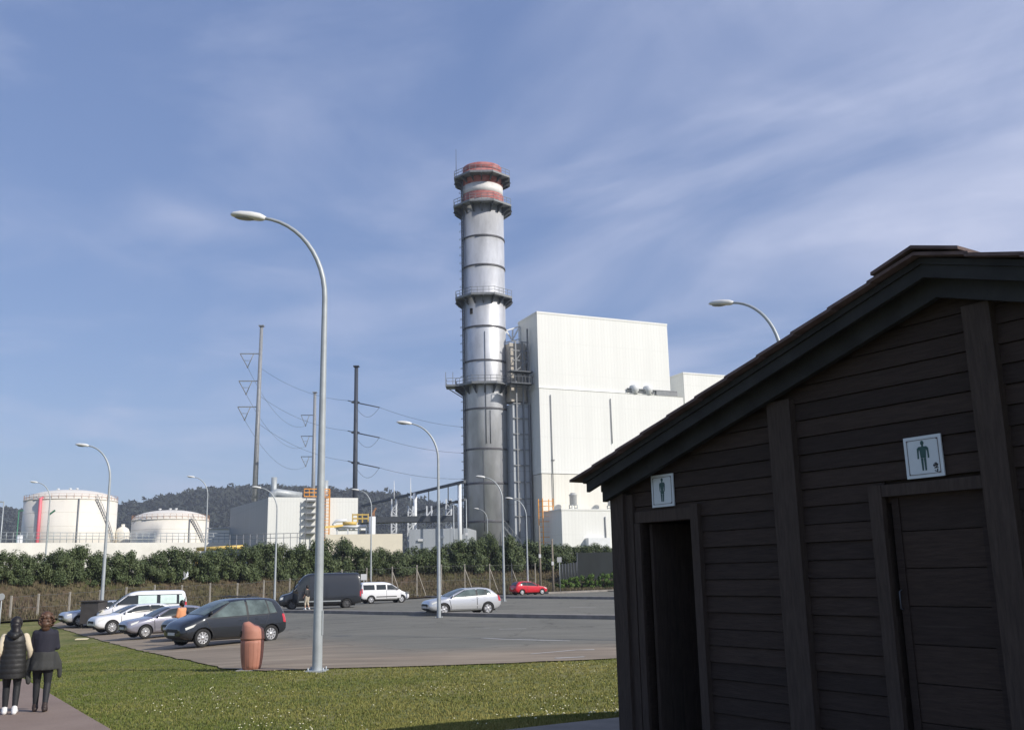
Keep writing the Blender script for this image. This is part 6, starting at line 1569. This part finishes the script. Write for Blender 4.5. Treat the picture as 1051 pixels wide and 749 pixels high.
# haze
HZD = 0.0002
hz = MB(); hz.box((0, 1000, 120), (5200, 3400, 260)); ho = hz.build('haze', M['wire']); ho.data.materials.clear()
mh = bpy.data.materials.new('haze_air'); mh.use_nodes = True; nt = mh.node_tree; nt.nodes.clear(); out = nt.nodes.new('ShaderNodeOutputMaterial'); pv = nt.nodes.new('ShaderNodeVolumePrincipled')
pv.inputs['Color'].default_value = (.78, .86, 1, 1); pv.inputs['Density'].default_value = HZD; nt.links.new(pv.outputs[0], out.inputs['Volume']); ho.data.materials.append(mh); ho['kind'] = 'stuff'; ho['label'] = 'thin bluish haze over the far hills'; ho['category'] = 'haze'

# ------------------------------------------------------------------ light and sky
ELEV = 34; SUN = Vector((.86, -.51, 0)).normalized() * math.cos(R(ELEV)) + Vector((0, 0, math.sin(R(ELEV))))
ld = bpy.data.lights.new('sun', 'SUN'); ld.energy = 4.6; ld.angle = R(.53); ld.color = (1, .94, .85); lo = bpy.data.objects.new('sun', ld); COL.objects.link(lo)
lo.rotation_euler = (-SUN).to_track_quat('-Z', 'Y').to_euler()
SKYS = .12
wd = bpy.data.worlds.new('World'); SC.world = wd; wd.use_nodes = True; nt = wd.node_tree; N = nt.nodes; L = nt.links; bg = N['Background']
sk = N.new('ShaderNodeTexSky'); sk.sky_type = 'NISHITA'; sk.sun_disc = False; sk.sun_elevation = R(ELEV); sk.sun_rotation = math.atan2(SUN.x, SUN.y); sk.air_density = 1.0; sk.dust_density = .6; sk.ozone_density = 2.0
tc = N.new('ShaderNodeTexCoord'); sp = N.new('ShaderNodeSeparateXYZ'); L.new(tc.outputs['Generated'], sp.inputs[0])
# project the view direction on a high cloud layer
ad = N.new('ShaderNodeMath'); ad.operation = 'ADD'; ad.inputs[1].default_value = .12; L.new(sp.outputs['Z'], ad.inputs[0])
mxz = N.new('ShaderNodeMath'); mxz.operation = 'MAXIMUM'; mxz.inputs[1].default_value = .05; L.new(ad.outputs[0], mxz.inputs[0])
vd = N.new('ShaderNodeVectorMath'); vd.operation = 'DIVIDE'; L.new(tc.outputs['Generated'], vd.inputs[0]); cb = N.new('ShaderNodeCombineXYZ')
for i in range(3): L.new(mxz.outputs[0], cb.inputs[i])
L.new(cb.outputs[0], vd.inputs[1])
m0 = N.new('ShaderNodeMapping'); m0.inputs['Rotation'].default_value = (0, 0, R(35)); L.new(vd.outputs[0], m0.inputs[0])
mp = N.new('ShaderNodeMapping'); mp.inputs['Scale'].default_value = (.6, 1.25, 0); mp.inputs['Location'].default_value = (.4, 1.2, 0); L.new(m0.outputs[0], mp.inputs[0])
n1 = N.new('ShaderNodeTexNoise'); n1.inputs['Scale'].default_value = 1.15; n1.inputs['Detail'].default_value = 9; n1.inputs['Roughness'].default_value = .5; n1.inputs['Distortion'].default_value = .9; L.new(mp.outputs[0], n1.inputs[0])
# more veil towards the sun side (right)
mr = N.new('ShaderNodeMath'); mr.operation = 'MULTIPLY_ADD'; mr.inputs[1].default_value = .42; L.new(sp.outputs['X'], mr.inputs[0]); L.new(n1.outputs['Fac'], mr.inputs[2])
cr = N.new('ShaderNodeMapRange'); cr.interpolation_type = 'SMOOTHSTEP'; cr.inputs['From Min'].default_value = .42; cr.inputs['From Max'].default_value = .84; cr.inputs['To Min'].default_value = .0; cr.inputs['To Max'].default_value = .82; L.new(mr.outputs[0], cr.inputs[0])
n2 = N.new('ShaderNodeTexNoise'); n2.inputs['Scale'].default_value = 1.7; n2.inputs['Detail'].default_value = 6; n2.inputs['Roughness'].default_value = .55; n2.inputs['Distortion'].default_value = .4; L.new(m0.outputs[0], n2.inputs[0])
c2_ = N.new('ShaderNodeMapRange'); c2_.interpolation_type = 'SMOOTHSTEP'; c2_.inputs['From Min'].default_value = .42; c2_.inputs['From Max'].default_value = .74; c2_.inputs['To Max'].default_value = .42; L.new(n2.outputs['Fac'], c2_.inputs[0])
sc2 = N.new('ShaderNodeMath'); sc2.operation = 'ADD'; sc2.use_clamp = True; L.new(cr.outputs[0], sc2.inputs[0]); L.new(c2_.outputs[0], sc2.inputs[1])
mx = N.new('ShaderNodeMix'); mx.data_type = 'RGBA'; L.new(sc2.outputs[0], mx.inputs['Factor']); ve = N.new('ShaderNodeMix'); ve.data_type = 'RGBA'; ve.inputs['Factor'].default_value = .5; L.new(sk.outputs[0], ve.inputs['A']); ve.inputs['B'].default_value = (*[v / SKYS for v in (.212, .312, .645)], 1)
L.new(ve.outputs['Result'], mx.inputs['A']); mx.inputs['B'].default_value = (*[v / SKYS for v in (.55, .61, .82)], 1)
L.new(mx.outputs['Result'], bg.inputs['Color']); bg.inputs['Strength'].default_value = SKYS
SC.view_settings.view_transform = 'Standard'; SC.view_settings.look = 'None'; SC.view_settings.exposure = 0; SC.view_settings.gamma = 1; SC.view_settings.use_curve_mapping = False
SC.cycles.max_bounces = 6; SC.cycles.volume_bounces = 0; SC.cycles.use_denoising = True
